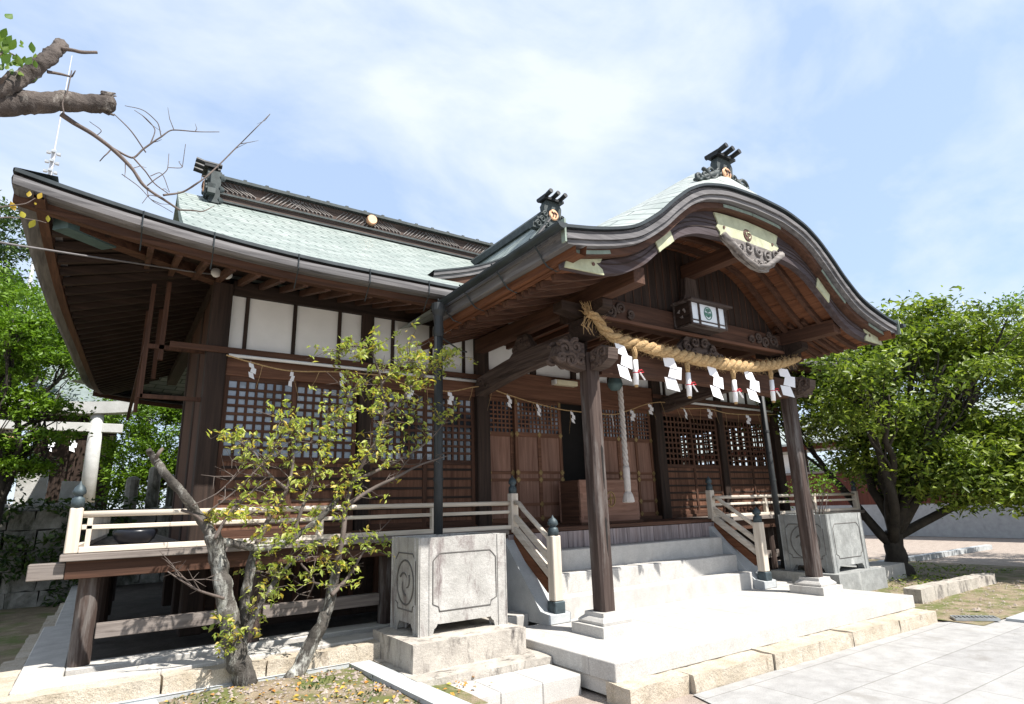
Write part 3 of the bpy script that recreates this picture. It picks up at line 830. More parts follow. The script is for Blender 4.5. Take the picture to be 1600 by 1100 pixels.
def door(x0, x1, y, z0, z1, zm, nc, nr_, pane, slats=0, fancy=False, wd='brown_wood'):
    if fancy: wd = 'door_wood'
    f = MB(); sw = 0.055
    f.box(x0, x0+sw, y-0.016, y+0.016, z0, z1); f.box(x1-sw, x1, y-0.016, y+0.016, z0, z1)
    d_ = f.build('sliding_door', wd+'_z', hall, bevel=0.003)
    for (a, b) in ((z0, z0+0.07), (zm-0.07, zm), (z1-0.06, z1)): MB().box(x0+sw, x1-sw, y-0.014, y+0.014, a, b).build('door_rail', wd+'_x', d_, bevel=0.003)
    a0, a1 = x0+sw, x1-sw; b0, b1 = zm, z1-0.06
    l = MB(); bw = (a1-a0)/nc*0.30
    for i in range(1, nc): x = a0+(a1-a0)*i/nc; l.box(x-bw/2, x+bw/2, y-0.010, y+0.006, b0, b1)
    l.build('lattice_bar', wd+'_z', d_)
    l = MB(); bh = (b1-b0)/nr_*0.34
    for i in range(1, nr_): z = b0+(b1-b0)*i/nr_; l.box(a0, a1, y-0.013, y+0.003, z-bh/2, z+bh/2)
    l.build('lattice_rail', wd+'_x', d_)
    if pane: MB().box(a0, a1, y+0.0075, y+0.011, b0, b1).build('door_pane', pane, d_)
    MB().box(a0, a1, y+0.003, y+0.009, z0+0.07, zm-0.07).build('door_board', 'box_wood_z' if fancy else 'door_wood_z', d_)
    s = MB()
    if slats:
        for i in range(slats):
            z = z0+0.07+(zm-0.14-z0)*(i+0.5)/slats; s.box(a0, a1, y-0.012, y+0.002, z-0.016, z+0.016)
        s.build('batten', 'dark_wood_x', d_)
    if fancy:
        for z in (1.62, 1.99, 2.10): s.box(a0, a1, y-0.014, y+0.002, z-0.022, z+0.022)
        xm = (a0+a1)/2; s.box(xm-0.03, xm+0.03, y-0.0145, y+0.002, z0+0.07, zm-0.07)
        s.build('door_rail', wd+'_x', d_)
        k = MB()
        for z in (1.62, 1.99, 2.10, zm-0.03, z0+0.05):
            for x in (x0+0.03, xm, x1-0.03):
                k.box(x-0.035, x+0.035, y-0.022, y-0.0165, z-0.017, z+0.017); k.box(x-0.017, x+0.017, y-0.0225, y-0.0166, z-0.04, z+0.04)
        k.box(x0+0.005, x0+0.05, y-0.021, y-0.0165, z1-0.09, z1-0.02); k.box(x1-0.05, x1-0.005, y-0.021, y-0.0165, z1-0.09, z1-0.02)
        k.build('brass_fitting', 'brass', d_)
    return d_
wing(0.92, 4.60, 'pane_pale', True)
wing(8.40, 12.08, None, False)
# centre bay
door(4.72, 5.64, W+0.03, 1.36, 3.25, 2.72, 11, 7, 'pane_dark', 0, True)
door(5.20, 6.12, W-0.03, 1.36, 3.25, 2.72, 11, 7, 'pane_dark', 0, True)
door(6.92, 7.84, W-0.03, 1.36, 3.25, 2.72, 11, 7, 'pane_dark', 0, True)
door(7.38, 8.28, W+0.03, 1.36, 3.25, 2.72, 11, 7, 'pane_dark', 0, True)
MB().box(4.71, 8.29, W-0.08, W+0.08, 3.25, 3.66).build('lintel', 'door_wood_x', hall, bevel=0.006)
MB().box(4.71, 8.29, W-0.07, W+0.07, 1.28, 1.36).build('door_sill', 'brown_wood_x', hall, bevel=0.005)
MB().box(4.71, 8.29, W, W+0.02, 3.66, 4.1).build('plaster_wall', 'plaster', hall)
for x in (5.6, 6.45, 7.3): MB().box(x-0.05, x+0.05, W-0.05, W-0.003, 3.66, 4.1).build('wall_stud', 'dark_wood_z', hall)
MB().box(4.71, 8.29, W-0.08, W+0.08, 4.10, 4.30).build('lintel', 'dark_wood_x', hall)
# side walls, rear wall, floor and ceiling of the hall
MB().box(0.87, 0.93, W+0.12, 8.9, 0.9, 4.36).build('side_wall', 'brown_wood_z', hall)
MB().box(0.87, 0.93, 9.1, 10.3, 0.9, 4.36).build('side_wall', 'brown_wood_z', hall)
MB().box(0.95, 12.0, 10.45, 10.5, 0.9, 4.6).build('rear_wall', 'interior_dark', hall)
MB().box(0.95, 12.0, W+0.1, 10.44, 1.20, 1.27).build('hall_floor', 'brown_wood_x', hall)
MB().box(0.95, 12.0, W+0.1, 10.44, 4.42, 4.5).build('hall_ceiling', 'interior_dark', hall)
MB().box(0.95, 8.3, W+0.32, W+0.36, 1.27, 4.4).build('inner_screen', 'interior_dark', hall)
MB().box(12.03, 12.07, W+0.12, 10.3, 0.9, 2.0).build('side_wall', 'dark_wood_z', hall)
MB().box(12.03, 12.07, W+0.12, 10.3, 3.2, 4.36).build('side_wall', 'dark_wood_z', hall)
sl_ = MB()
for i in range(17): sl_.box(12.035, 12.065, W+0.2+i*0.148, W+0.255+i*0.148, 2.0, 3.2)
for i in range(1, 9): sl_.box(12.033, 12.062, W+0.12, 10.3, 2.0+i*0.135, 2.04+i*0.135)
sl_.build('side_lattice', 'dark_wood_z', hall)
# frame of dark bars outside the left corner
fr = MB()
for y in (7.75, 8.9):
    fr.bar((0.35, y, 3.35), (0.35, y, 4.3), 0.05, 0.05, (0, 1, 0)); fr.bar((0.20, y, 2.9), (0.20, y, 4.25), 0.045, 0.045, (0, 1, 0))
fr.bar((0.20, 7.75, 2.92), (0.85, 7.75, 2.92), 0.045, 0.045); fr.bar((0.2, 7.75, 3.5), (0.8, 7.75, 3.5), 0.05, 0.05)
fr.bar((0.20, 7.75, 3.5), (0.20, 14.0, 3.5), 0.05, 0.05)
fr.build('eave_frame', 'brown_wood_z', hall)

# ---- veranda
def veranda(x0, x1, tag_):
    n = int((x1-x0)/0.9)
    MB().box(x0, x1, 6.62, W-0.11, 1.25, 1.31).build('veranda_floor', 'grey_wood_x', hall, bevel=0.006)
    MB().box(x0+0.05, x1, 6.68, 6.82, 1.10, 1.247).build('veranda_beam', 'brown_wood_x', hall, bevel=0.004)
veranda(-0.26, 4.36, 'l'); veranda(8.56, 13.3, 'r')
MB().box(4.363, 8.557, 6.68, W-0.11, 1.25, 1.305).build('veranda_floor', 'brown_wood_x', hall, bevel=0.005)
k = MB()
for i in range(30): x = 4.37+i*0.1395; k.box(x, x+0.134, 6.665-0.004*(i % 2), 6.69, 1.03, 1.245)
k.build('riser_board', 'riser_wood_z', hall)
MB().prism([(-0.26, 7.59), (-0.26, 6.625), (-0.25, 7.6), (-0.02, 12.5), (0.86, 12.5), (0.86, 7.595)][0:1]+[(-0.02, 12.5), (0.84, 12.5), (0.84, 7.595)], 1.25, 1.308, 'z').build('veranda_floor', 'grey_wood_y', hall)
MB().bar((-0.14, 6.9, 1.17), (0.09, 12.5, 1.17), 0.12, 0.15).build('veranda_beam', 'brown_wood_y', hall)
MB().box(-0.47, -0.213, 6.69, 6.83, 1.105, 1.24).build('beam_end', 'grey_wood_x', hall, bevel=0.006)
for x in (-0.02, 1.38, 2.80, 4.20, 8.75, 10.2, 11.7, 13.1):
    MB().lathe((x, 6.86, 0), [(0.085, 0.372), (0.085, 1.10)], 14).build('veranda_post', 'pillar_wood_z', hall, smooth=False)
for y in (8.4, 10.0, 11.6):
    MB().lathe((0.05+0.04*(y-7), y, 0), [(0.08, 0.372), (0.08, 1.10)], 12).build('veranda_post', 'dark_wood_z', hall)
for (a, b) in ((0.07, 1.29), (1.47, 2.71), (2.89, 4.11)):
    MB().box(a, b, 6.81, 6.91, 0.575, 0.695).build('post_tie', 'grey_wood_x', hall, bevel=0.005)
MB().box(8.9, 13.0, 6.81, 6.91, 0.575, 0.695).build('post_tie', 'grey_wood_x', hall)
MB().box(0.95, 12.0, W-0.02, W+0.03, 0.37, 1.24).build('underfloor_wall', 'dark_wood_x', hall)
k = MB()
for i in range(22): k.box(0.98+i*0.165, 0.98+i*0.165+0.06, W-0.06, W-0.021, 0.45, 1.2)
k.build('underfloor_slat', 'brown_wood_z', hall)

# railings
def newel(x, y, z0, ztop, s, mat='rail_wood_z', capm='bronze'):
    n = MB().box(x-s/2, x+s/2, y-s/2, y+s/2, z0, ztop).build('rail_post', mat, hall, bevel=0.008)
    r = s*0.52
    MB().lathe((x, y, ztop), [(r*0.98, 0), (r, 0.06), (r*0.92, 0.07), (r*0.92, 0.085), (r*0.62, 0.095), (r*0.62, 0.11), (r*0.98, 0.125), (r, 0.15), (r*0.72, 0.185), (r*0.3, 0.205), (r*0.12, 0.225), (0.004, 0.235)], 16).build('post_cap', capm, n, smooth=True)
    return n
def rails(x0, x1, y=6.715):
    MB().tube([(x0, y, 1.645), (x1, y, 1.64)], 0.028, 10).build('rail', 'rail_wood_x', hall, smooth=True)
    MB().box(x0, x1, y-0.02, y+0.02, 1.510, 1.55).build('rail', 'rail_wood_x', hall, bevel=0.006)
    MB().box(x0, x1, y-0.045, y+0.045, 1.313, 1.365).build('rail', 'rail_wood_x', hall, bevel=0.006)
newel(-0.19, 6.715, 1.312, 1.70, 0.10, 'rail_wood_z')
rails(-0.138, 4.43); rails(8.53, 13.12)
for x in (1.97, 3.33, 10.0, 11.6):
    MB().box(x-0.035, x+0.035, 6.685, 6.745, 1.366, 1.612).build('rail_post', 'rail_wood_z', hall, bevel=0.004)
MB().box(-0.10, -0.06, 6.695, 6.735, 1.366, 1.612).build('rail_post', 'rail_wood_z', hall)
newel(13.17, 6.715, 1.312, 1.70, 0.10)
for (dz, h, mt) in ((1.64, 0.05, 'rail_wood_y'), (1.53, 0.04, 'rail_wood_y'), (1.34, 0.055, 'rail_wood_y')):
    MB().bar((-0.19, 6.77, dz), (0.09, 12.4, dz), 0.05, h).build('rail', mt, hall)
for x in (4.48, 8.47):
    newel(x, 6.70, 1.27, 1.765, 0.105)
    lo = newel(x, 5.86, 0.53, 1.25, 0.125)
    MB().box(x-0.075, x+0.075, 5.785, 5.935, 0.297, 0.528).build('post_shoe', 'bronze', lo, bevel=0.008)
    MB().tube([(x, 6.645, 1.645), (x, 6.56, 1.635), (x, 6.44, 1.54), (x, 5.92, 1.20)], 0.03, 10).build('stair_rail', 'rail_wood_y', hall, smooth=True)
    MB().bar((x, 6.65, 1.46), (x, 5.92, 0.98), 0.05, 0.075).build('stair_rail', 'rail_wood_y', hall, bevel=0.006)
    MB().bar((x, 6.65, 1.30), (x, 5.92, 0.80), 0.07, 0.085).build('stair_rail', 'rail_wood_y', hall, bevel=0.006)
    MB().bar((x, 6.68, 1.195), (x, 5.94, 0.655), 0.06, 0.12).build('stair_string', 'orange_wood_y', hall)

# ------------------------------------------------------------------ porch
FR = interp([0, 0.5, 1.0, 1.3, 1.6, 1.9, 2.3, 2.8, 3.2], [5.33, 5.305, 5.20, 5.06, 4.84, 4.585, 4.335, 4.19, 4.115])
HW = 3.2
def pn(d, t):       # point on the gable curve at signed offset d from the axis, t metres below it along the normal
    a = abs(d); e = 0.01
    s_ = (FR(a+e)-FR(max(0, a-e)))/(e+min(a, e))
    if a < 0.01: s_ = 0
    L = math.hypot(1, s_); nx_, nz_ = -s_/L*(1 if d >= 0 else -1), 1/L
    return (CX+d-nx_*t, FR(a)-nz_*t)
DS = [(-HW+2*HW*i/96) for i in range(97)]
BR = interp([0, 0.12, 0.4, 0.95, 1.5, 1.95, 2.5, 2.9, 3.2], [6.07, 6.03, 5.83, 5.46, 5.09, 4.80, 4.42, 4.215, 4.115])
def pz(d, y):
    a = abs(d); f_ = FR(a); B = max(BR(a), f_)
    t = min(1, max(0, (y-3.87)/0.9))
    return f_+(B-f_)*math.sin(t*math.pi/2)
pr = MB()
yy = [3.87, 3.95, 4.05, 4.2, 4.4, 4.65, 4.9, 5.12, 6.0, 7.0, 8.0, 9.0, 9.9]
for d in DS:
    for y in yy: pr.v.append((CX+d, y, pz(d, y)))
for i in range(96):
    for j in range(len(yy)-1): pr.f.append((i*len(yy)+j, (i+1)*len(yy)+j, (i+1)*len(yy)+j+1, i*len(yy)+j+1))
arcl = {}
s_ = 0
for i, d in enumerate(DS):
    if i: s_ += math.hypot(DS[i]-DS[i-1], FR(abs(DS[i]))-FR(abs(DS[i-1])))*1.25
    arcl[round(CX+d, 4)] = s_
porch_roof = pr.build('porch_roof', 'copper_porch', hall, smooth=True, uvf=lambda p: (p[1], arcl.get(round(p[0], 4), 0)))
def ribbon(name, mat, ds, t0, t1, y0, y1, par, bev=0):
    mb = MB(); n = len(ds)
    for d in ds:
        a = pn(d, t0); b = pn(d, t1)
        mb.v += [(a[0], y0, a[1]), (b[0], y0, b[1]), (b[0], y1, b[1]), (a[0], y1, a[1])]
    for i in range(n-1):
        for j in range(4): mb.f.append((i*4+j, i*4+(j+1) % 4, (i+1)*4+(j+1) % 4, (i+1)*4+j))
    mb.f += [(0, 1, 2, 3)[::-1], tuple((n-1)*4+j for j in range(4))]
    return mb.build(name, mat, par)
ribbon('verge_layer', 'gutter_metal', DS, 0.004, 0.034, 3.855, 3.98, porch_roof)
ribbon('verge_layer', 'shingle_x', DS, 0.038, 0.075, 3.905, 4.6, porch_roof)
ribbon('verge_layer', 'shingle_x', DS, 0.080, 0.132, 3.875, 4.6, porch_roof)
ribbon('verge_layer', 'shingle_x', DS, 0.137, 0.188, 3.90, 4.6, porch_roof)
ribbon('verge_board', 'brown_wood_x', [d for d in DS if abs(d) < 3.12], 0.193, 0.262, 3.975, 4.6, porch_roof)
for a, b in ((-3.08, -2.6), (2.6, 3.08), (-0.62, 0.0), (0.02, 0.64), (1.62, 2.1)):
    ribbon('verge_plate', 'patina_green', [a+(b-a)*i/10 for i in range(11)], 0.205, 0.245, 3.968, 3.974, porch_roof)
# bargeboard
GB = interp([0, 0.35, 0.62, 0.95, 1.28, 1.46, 1.56, 1.60, 2.0, 2.35, 2.7, 3.08], [4.70, 4.705, 4.69, 4.655, 4.545, 4.43, 4.355, 4.33, 4.02, 3.87, 3.815, 3.80])
def barge(name, mat, ds, y0, y1, par, top=0.27, inset=0.0, zb=None):
    mb = MB(); n = len(ds)
    for d in ds:
        a = pn(d, top); zbot = GB(abs(d)) if zb is None else zb(d)
        zt = a[1]-inset
        mb.v += [(CX+d, y0, zt), (CX+d, y0, zbot+inset), (CX+d, y1, zbot+inset), (CX+d, y1, zt)]
    for i in range(n-1):
        for j in range(4): mb.f.append((i*4+j, i*4+(j+1) % 4, (i+1)*4+(j+1) % 4, (i+1)*4+j))
    mb.f += [(0, 1, 2, 3)[::-1], tuple((n-1)*4+j for j in range(4))]
    return mb.build(name, mat, par)
DB = [(-3.05+6.10*i/120) for i in range(121)]
bb = barge('bargeboard', 'board_wood_x', DB, 4.08, 4.17, hall)
for sg in (-1, 1):                            # carved lines along the board
    ln = MB()
    for off in (0.10, 0.16, 0.21):
        ln.tube([(CX+sg*d, 4.078, min(pn(sg*d, 0.27)[1]-0.02, GB(d)+off)) for d in [0.62+0.05*i for i in range(40)]], 0.007, 5)
    ln.build('carved_line', 'dark_wood_x', bb)
def plate(pts, y0, y1): return MB().prism(pts, y0, y1, 'y')
cpd = [-0.66+1.32*i/20 for i in range(21)]
cpl = [(CX+d, pn(d, 0.285)[1]) for d in cpd]+[(CX+0.60, 4.88), (CX+0.64, 4.82), (CX+0.58, 4.76)]+[(CX+d, GB(abs(d))+0.004) for d in cpd[::-1][1:-1]]+[(CX-0.58, 4.76), (CX-0.64, 4.82), (CX-0.60, 4.88)]
plate(cpl, 4.062, 4.079).build('patina_plate', 'patina_plate', bb)
for sg in (-1, 1):
    plate([(CX+sg*3.06, 3.975), (CX+sg*2.56, 4.005), (CX+sg*2.60, 3.93), (CX+sg*2.66, 3.91), (CX+sg*2.58, 3.86), (CX+sg*2.56, 3.803), (CX+sg*3.06, 3.787), (CX+sg*3.03, 3.88)], 4.060, 4.077).build('patina_plate', 'patina_plate', bb)
    q = [1.45, 1.48, 1.52, 1.56, 1.60, 1.64, 1.68, 1.71]
    plate([(CX+sg*(d+0.10), GB(d)+0.23) for d in q]+[(CX+sg*d, GB(d)-0.004) for d in q[::-1]], 4.060, 4.077).build('patina_plate', 'patina_plate', bb)
    for a, z in ((0.50, 4.84), (2.70, 3.89)):
        MB().lathe((CX+sg*a, 4.052, z), [(0.02, 0), (0.02, 0.012)], 8, 'y').build('stud', 'emblem_dark', bb)
md = MB().lathe((CX-0.03, 4.05, 4.845), [(0.0, 0.0), (0.075, 0.0), (0.085, 0.012)], 20, 'y').build('crest_disc', 'emblem_dark', bb)
mk = MB()
for a in (0.5, 2.6, 4.7):
    mk.tube([(CX-0.03+0.05*(1-0.1*i)*math.cos(a+0.3*i), 4.045, 4.845+0.05*(1-0.1*i)*math.sin(a+0.3*i)) for i in range(6)], [0.010-0.001*i for i in range(6)], 6)
mk.build('crest_mark', 'patina_plate', md)
# carved pendant under the bargeboard crown
pd = [(CX-0.62, 4.70), (CX-0.52, 4.62), (CX-0.44, 4.58), (CX-0.36, 4.50), (CX-0.22, 4.44), (CX-0.05, 4.385), (CX+0.12, 4.375), (CX+0.28, 4.40), (CX+0.30, 4.44), (CX+0.42, 4.50), (CX+0.52, 4.62), (CX+0.60, 4.70), (CX+0.3, 4.72), (CX-0.3, 4.72)]
pen = plate(pd, 4.03, 4.075).build('carved_pendant', 'carved_grey_x', bb)
pc = MB()
for sg in (-1, 1):
    for (a, z, r, st) in ((0.46, 4.66, 0.07, 0), (0.28, 4.60, 0.08, 1), (0.10, 4.63, 0.07, 2), (0.20, 4.48, 0.07, 3), (0.04, 4.46, 0.055, 0.5), (0.36, 4.54, 0.05, 2.2)):
        spiral(pc, (CX+sg*a, 4.02, z), r, 1.2, st, 0.022, 'y', sg)
    pc.tube([(CX+sg*0.60, 4.02, 4.70), (CX+sg*0.45, 4.0, 4.60), (CX+sg*0.22, 4.0, 4.46), (CX, 4.0, 4.40)], [0.05, 0.04, 0.03, 0.03], 8)
pc.build('pendant_scroll', 'carved_grey_x', pen, smooth=True)
# arched ceiling: boards and curved ribs
cb = MB()
nb = 64
for i in range(nb):
    d0 = -3.08+6.16*i/nb; d1 = d0+6.16/nb; o_ = 0.300+0.004*(i % 2)
    a = pn(d0, o_); b = pn(d1, o_)
    cb.add([(a[0], 4.17, a[1]), (b[0], 4.17, b[1]), (b[0], 7.5, b[1]), (a[0], 7.5, a[1])], [(0, 1, 2, 3)])
cb.build('arch_ceiling', 'orange_wood_y', hall)
for y in (4.40, 4.67, 4.94, 5.32, 5.62, 5.92, 6.22):
    ribbon('arch_rib', 'brown_wood_x', [d for d in DS if abs(d) < 3.04], 0.306, 0.375, y-0.03, y+0.03, hall)
# porch side eaves
for sg in (-1, 1):
    X = CX+sg*HW
    path = [(X, 3.87+2.75*i/10, 4.115) for i in range(11)]; outs = [(sg, 0)]*11
    sweep(MB(), path, outs, [(-0.2, 0.012), (0.006, 0.004), (0.006, -0.03), (-0.03, -0.034)]).build('eave_edge', 'gutter_metal', porch_roof)
    sweep(MB(), path, outs, [(-0.03, -0.035), (-0.012, -0.04), (-0.012, -0.09), (-0.03, -0.094), (-0.03, -0.10), (-0.02, -0.104), (-0.03, -0.19), (-0.2, -0.18)]).build('eave_band', 'shingle_y', porch_roof)
    sweep(MB(), path, outs, [(-0.12, -0.185), (-0.125, -0.26), (-0.24, -0.27), (-0.26, -0.16)]).build('eave_batten', 'orange_wood_y', porch_roof)
    gt = MB(); gp_ = [(0.0, 0.0), (0.0, 0.0)]
    hp = [(0.075+0.055*math.cos(a), -0.015+0.055*math.sin(a)) for a in [math.pi*(1+i/8) for i in range(9)]]
    hp2 = [(0.075+0.049*math.cos(a), -0.013+0.049*math.sin(a)) for a in [math.pi*(2-i/8) for i in range(9)]]
    gpath = [(X, 3.80+(2.6 if sg < 0 else 2.75)*i/10, 4.10-0.003*i) for i in range(11)]
    sweep(gt, gpath, outs, hp+hp2, True)
    for q in (0, 10): gt.f.append(tuple(len(gt.v)-11*18+q*18+j for j in range(9)))
    gut = gt.build('gutter', 'gutter_metal', porch_roof)
    hk = MB()
    for y in (4.25, 4.95, 5.65, 6.2):
        hk.tube([(X+sg*0.13, y, 4.09), (X+sg*0.08, y, 4.03), (X+sg*0.02, y+0.01, 3.98), (X-sg*0.06, y+0.03, 3.90), (X-sg*0.10, y+0.03, 3.86), (X-sg*0.22, y+0.05, 3.845), (X-sg*0.26, y+0.05, 3.86)], 0.009, 6)
    hk.build('gutter_hook', 'gutter_metal', gut)
    MB().box(X-0.0 if sg > 0 else X-0.02, X+0.02 if sg > 0 else X, 3.845, 3.90, 3.93, 4.16).build('verge_end', 'patina_green', porch_roof)
# downpipes
for (x, y, z0) in ((3.13, 6.19, 0.34), (9.78, 6.36, 0.30)):
    dp = MB().tube([(x, y, z0), (x, y, 3.93)], 0.052, 14).build('downpipe', 'pipe_metal', hall, smooth=True)
    h = MB().lathe((x, y, 0), [(0.056, 3.60), (0.062, 3.64), (0.062, 3.70), (0.056, 3.74), (0.056, 3.86), (0.085, 3.93), (0.085, 4.02)], 14)
    for z in (1.9, 2.75): MB().lathe((x, y, 0), [(0.058, z), (0.058, z+0.035)], 14).build('pipe_band', 'pipe_metal', dp)
    h.build('pipe_collar', 'pipe_metal', dp)
    MB().tube([(x, y, 3.62), (x+(0.35 if x < 6 else -0.35), y+0.1, 3.50), (x+(0.5 if x < 6 else -0.5), y+0.2, 3.52)], 0.01, 6).build('pipe_bracket', 'gutter_metal', dp)
# porch pillars on their stones
for x in (4.54, 8.54):
    c = 0.024; w = 0.092
    poly = [(x-w+c, 5.11-w), (x+w-c, 5.11-w), (x+w, 5.11-w+c), (x+w, 5.11+w-c), (x+w-c, 5.11+w), (x-w+c, 5.11+w), (x-w, 5.11+w-c), (x-w, 5.11-w+c)]
    pi = MB().prism(poly, 0.505, 3.30, 'z').build('porch_pillar', 'pillar_wood_z', hall)
    cr_ = MB()
    for z0, z1, xo in ((1.05, 1.42, 0.02), (1.75, 2.2, 0.03)):
        cr_.prism([(x+xo-0.012, z1), (x+xo, z1+0.04), (x+xo+0.018, z1), (x+xo+0.012, z0+0.1), (x+xo+0.004, z0), (x+xo-0.008, z0+0.12)], 5.11-w-0.0025, 5.11-w+0.01, 'y')
    cr_.build('wood_split', 'interior_dark', pi)
    st_ = MB().rough(x-0.25, x+0.25, 4.86, 5.36, 0.25, 0.395, 0.12, 0.003, int(x)).build('base_stone', 'granite', pi)
    fb = MB(); SQ = [(0.195, 0.397), (0.20, 0.425), (0.175, 0.45), (0.15, 0.468), (0.145, 0.504)]
    for q, z in SQ: fb.v += [(x-q, 5.11-q, z), (x+q, 5.11-q, z), (x+q, 5.11+q, z), (x-q, 5.11+q, z)]
    for i in range(4):
        for j in range(4): fb.f.append((i*4+j, i*4+(j+1) % 4, (i+1)*4+(j+1) % 4, (i+1)*4+j))
    fb.f.append((16, 17, 18, 19)); fb.build('base_block', 'granite', pi)
    bk = MB()
    bk.box(x-0.15, x+0.15, 4.96, 5.26, 3.62, 3.70); bk.prism([(x-0.15, 3.62), (x+0.15, 3.62), (x+0.10, 3.50), (x-0.10, 3.50)], 4.96, 5.26, 'y')
    bk.box(x-0.10, x+0.10, 5.0, 5.22, 3.70, 3.86)
    for sg in (-1, 1): bk.prism([(x+sg*0.10, 3.72), (x+sg*0.42, 3.78), (x+sg*0.42, 3.88), (x+sg*0.10, 3.88)], 5.03, 5.19, 'y')
    bk.prism([(4.72, 3.78), (4.72, 3.88), (5.5, 3.88), (5.5, 3.78), (5.2, 3.71), (5.0, 3.71)], x-0.08, x+0.08, 'x')
    bk.build('bracket_block', 'dark_wood_x', hall, bevel=0.005)
    # long purlin over the pillar and tie beam back to the hall
    MB().box(x-0.085, x+0.085, 4.20, 7.58, 3.885, 4.085).build('purlin', 'brown_wood_y', hall, bevel=0.006)
    tb = MB(); pts = []
    n = 24
    for i in range(n+1):
        t = i/n; y = 5.22+2.36*t
        zc = 3.48-0.14*t+0.07*math.sin(math.pi*t); hh = 0.125
        tb.v += [(x-0.085, y, zc-hh), (x+0.085, y, zc-hh), (x+0.10, y, zc), (x+0.085, y, zc+hh), (x-0.085, y, zc+hh), (x-0.10, y, zc)]
    for i in range(n):
        for j in range(6): tb.f.append((i*6+j, i*6+(j+1) % 6, (i+1)*6+(j+1) % 6, (i+1)*6+j))
    tb.build('tie_beam', 'carved_wood_y', hall)
    for sx in (-0.10, 0.10):
        ts = MB()
        for (y, z, r) in ((5.38, 3.50, 0.085), (5.50, 3.42, 0.05), (7.40, 3.37, 0.075), (7.26, 3.33, 0.05)):
            spiral(ts, (x+sx, y, z), r, 1.4, 0.4, 0.014, 'x')
        ts.tube([(x+sx, 5.6, 3.40), (x+sx, 6.2, 3.42), (x+sx, 6.9, 3.37)], 0.008, 5)
        ts.build('beam_scroll', 'carved_wood_y', hall, smooth=True)
    # frog-leg strut on the tie beam
    fs = MB()
    fs.prism([(6.05, 3.60), (6.75, 3.58), (6.62, 3.66), (6.56, 3.78), (6.50, 3.86), (6.30, 3.86), (6.24, 3.78), (6.18, 3.66)], x-0.045, x+0.045, 'x')
    for sx in (-0.05, 0.05):
        spiral(fs, (x+sx, 6.24, 3.68), 0.06, 1.3, 0, 0.02, 'x'); spiral(fs, (x+sx, 6.56, 3.68), 0.06, 1.3, 3, 0.02, 'x', -1); spiral(fs, (x+sx, 6.40, 3.77), 0.05, 1.3, 1, 0.018, 'x')
    fs.build('carved_strut', 'carved_wood_y', hall)
# beams between the pillars
def rainbow(y0, y1, x0, x1, zb0, zb1, rise, name):
    mb = MB(); n = 30
    for i in range(n+1):
        t = i/n; x = x0+(x1-x0)*t; r_ = rise*(math.sin(math.pi*t)**0.7 if 0 < t < 1 else 0)
        mb.v += [(x, y0, zb0+r_), (x, y1, zb0+r_), (x, y1, zb1+r_*0.7), (x, y0, zb1+r_*0.7)]
    for i in range(n):
        for j in range(4): mb.f.append((i*4+j, i*4+(j+1) % 4, (i+1)*4+(j+1) % 4, (i+1)*4+j))
    mb.f += [(3, 2, 1, 0), (n*4, n*4+1, n*4+2, n*4+3)]
    return mb.build(name, 'brown_wood_x', hall)
rb = rainbow(5.02, 5.20, 4.66, 8.42, 3.06, 3.34, 0.055, 'porch_beam')
ub = MB().box(4.63, 8.45, 5.04, 5.20, 3.74, 4.04).build('porch_beam', 'brown_wood_x', hall, bevel=0.006)
lip = MB().box(4.66, 8.42, 4.985, 5.03, 3.735, 3.775).build('beam_lip', 'door_wood_x', ub)
for sg in (-1, 1):
    us = MB()
    for (a, z, r, f_) in ((1.78, 3.92, 0.10, 1), (1.58, 3.88, 0.09, -1), (1.40, 3.93, 0.08, 1), (1.68, 4.00, 0.06, 1), (1.24, 3.88, 0.06, -1)):
        spiral(us, (CX+sg*a, 5.025, z), r, 1.6, a*3, 0.022, 'y', f_*sg)
    us.build('beam_scroll', 'carved_wood_x', ub, smooth=True)
# carved frog-leg strut under the lamp
kp = [(CX-0.80, 3.395), (CX-0.55, 3.50), (CX-0.35, 3.62), (CX-0.22, 3.735), (CX+0.22, 3.735), (CX+0.35, 3.62), (CX+0.55, 3.50), (CX+0.80, 3.395)]
ks = plate(kp, 5.03, 5.10).build('carved_strut', 'carved_wood_x', hall)
for sg in (-1, 1):
    kc = MB()
    for (a, z, r, f_) in ((0.10, 3.66, 0.07, 1), (0.25, 3.58, 0.07, -1), (0.42, 3.50, 0.065, 1), (0.58, 3.46, 0.05, -1), (0.13, 3.50, 0.06, -1), (0.30, 3.45, 0.05, 1), (0.72, 3.43, 0.04, 1)):
        spiral(kc, (CX+sg*a, 5.0, z), r, 1.4, a*7, 0.024, 'y', f_*sg)
    kc.build('strut_scroll', 'carved_wood_x', ks, smooth=True)
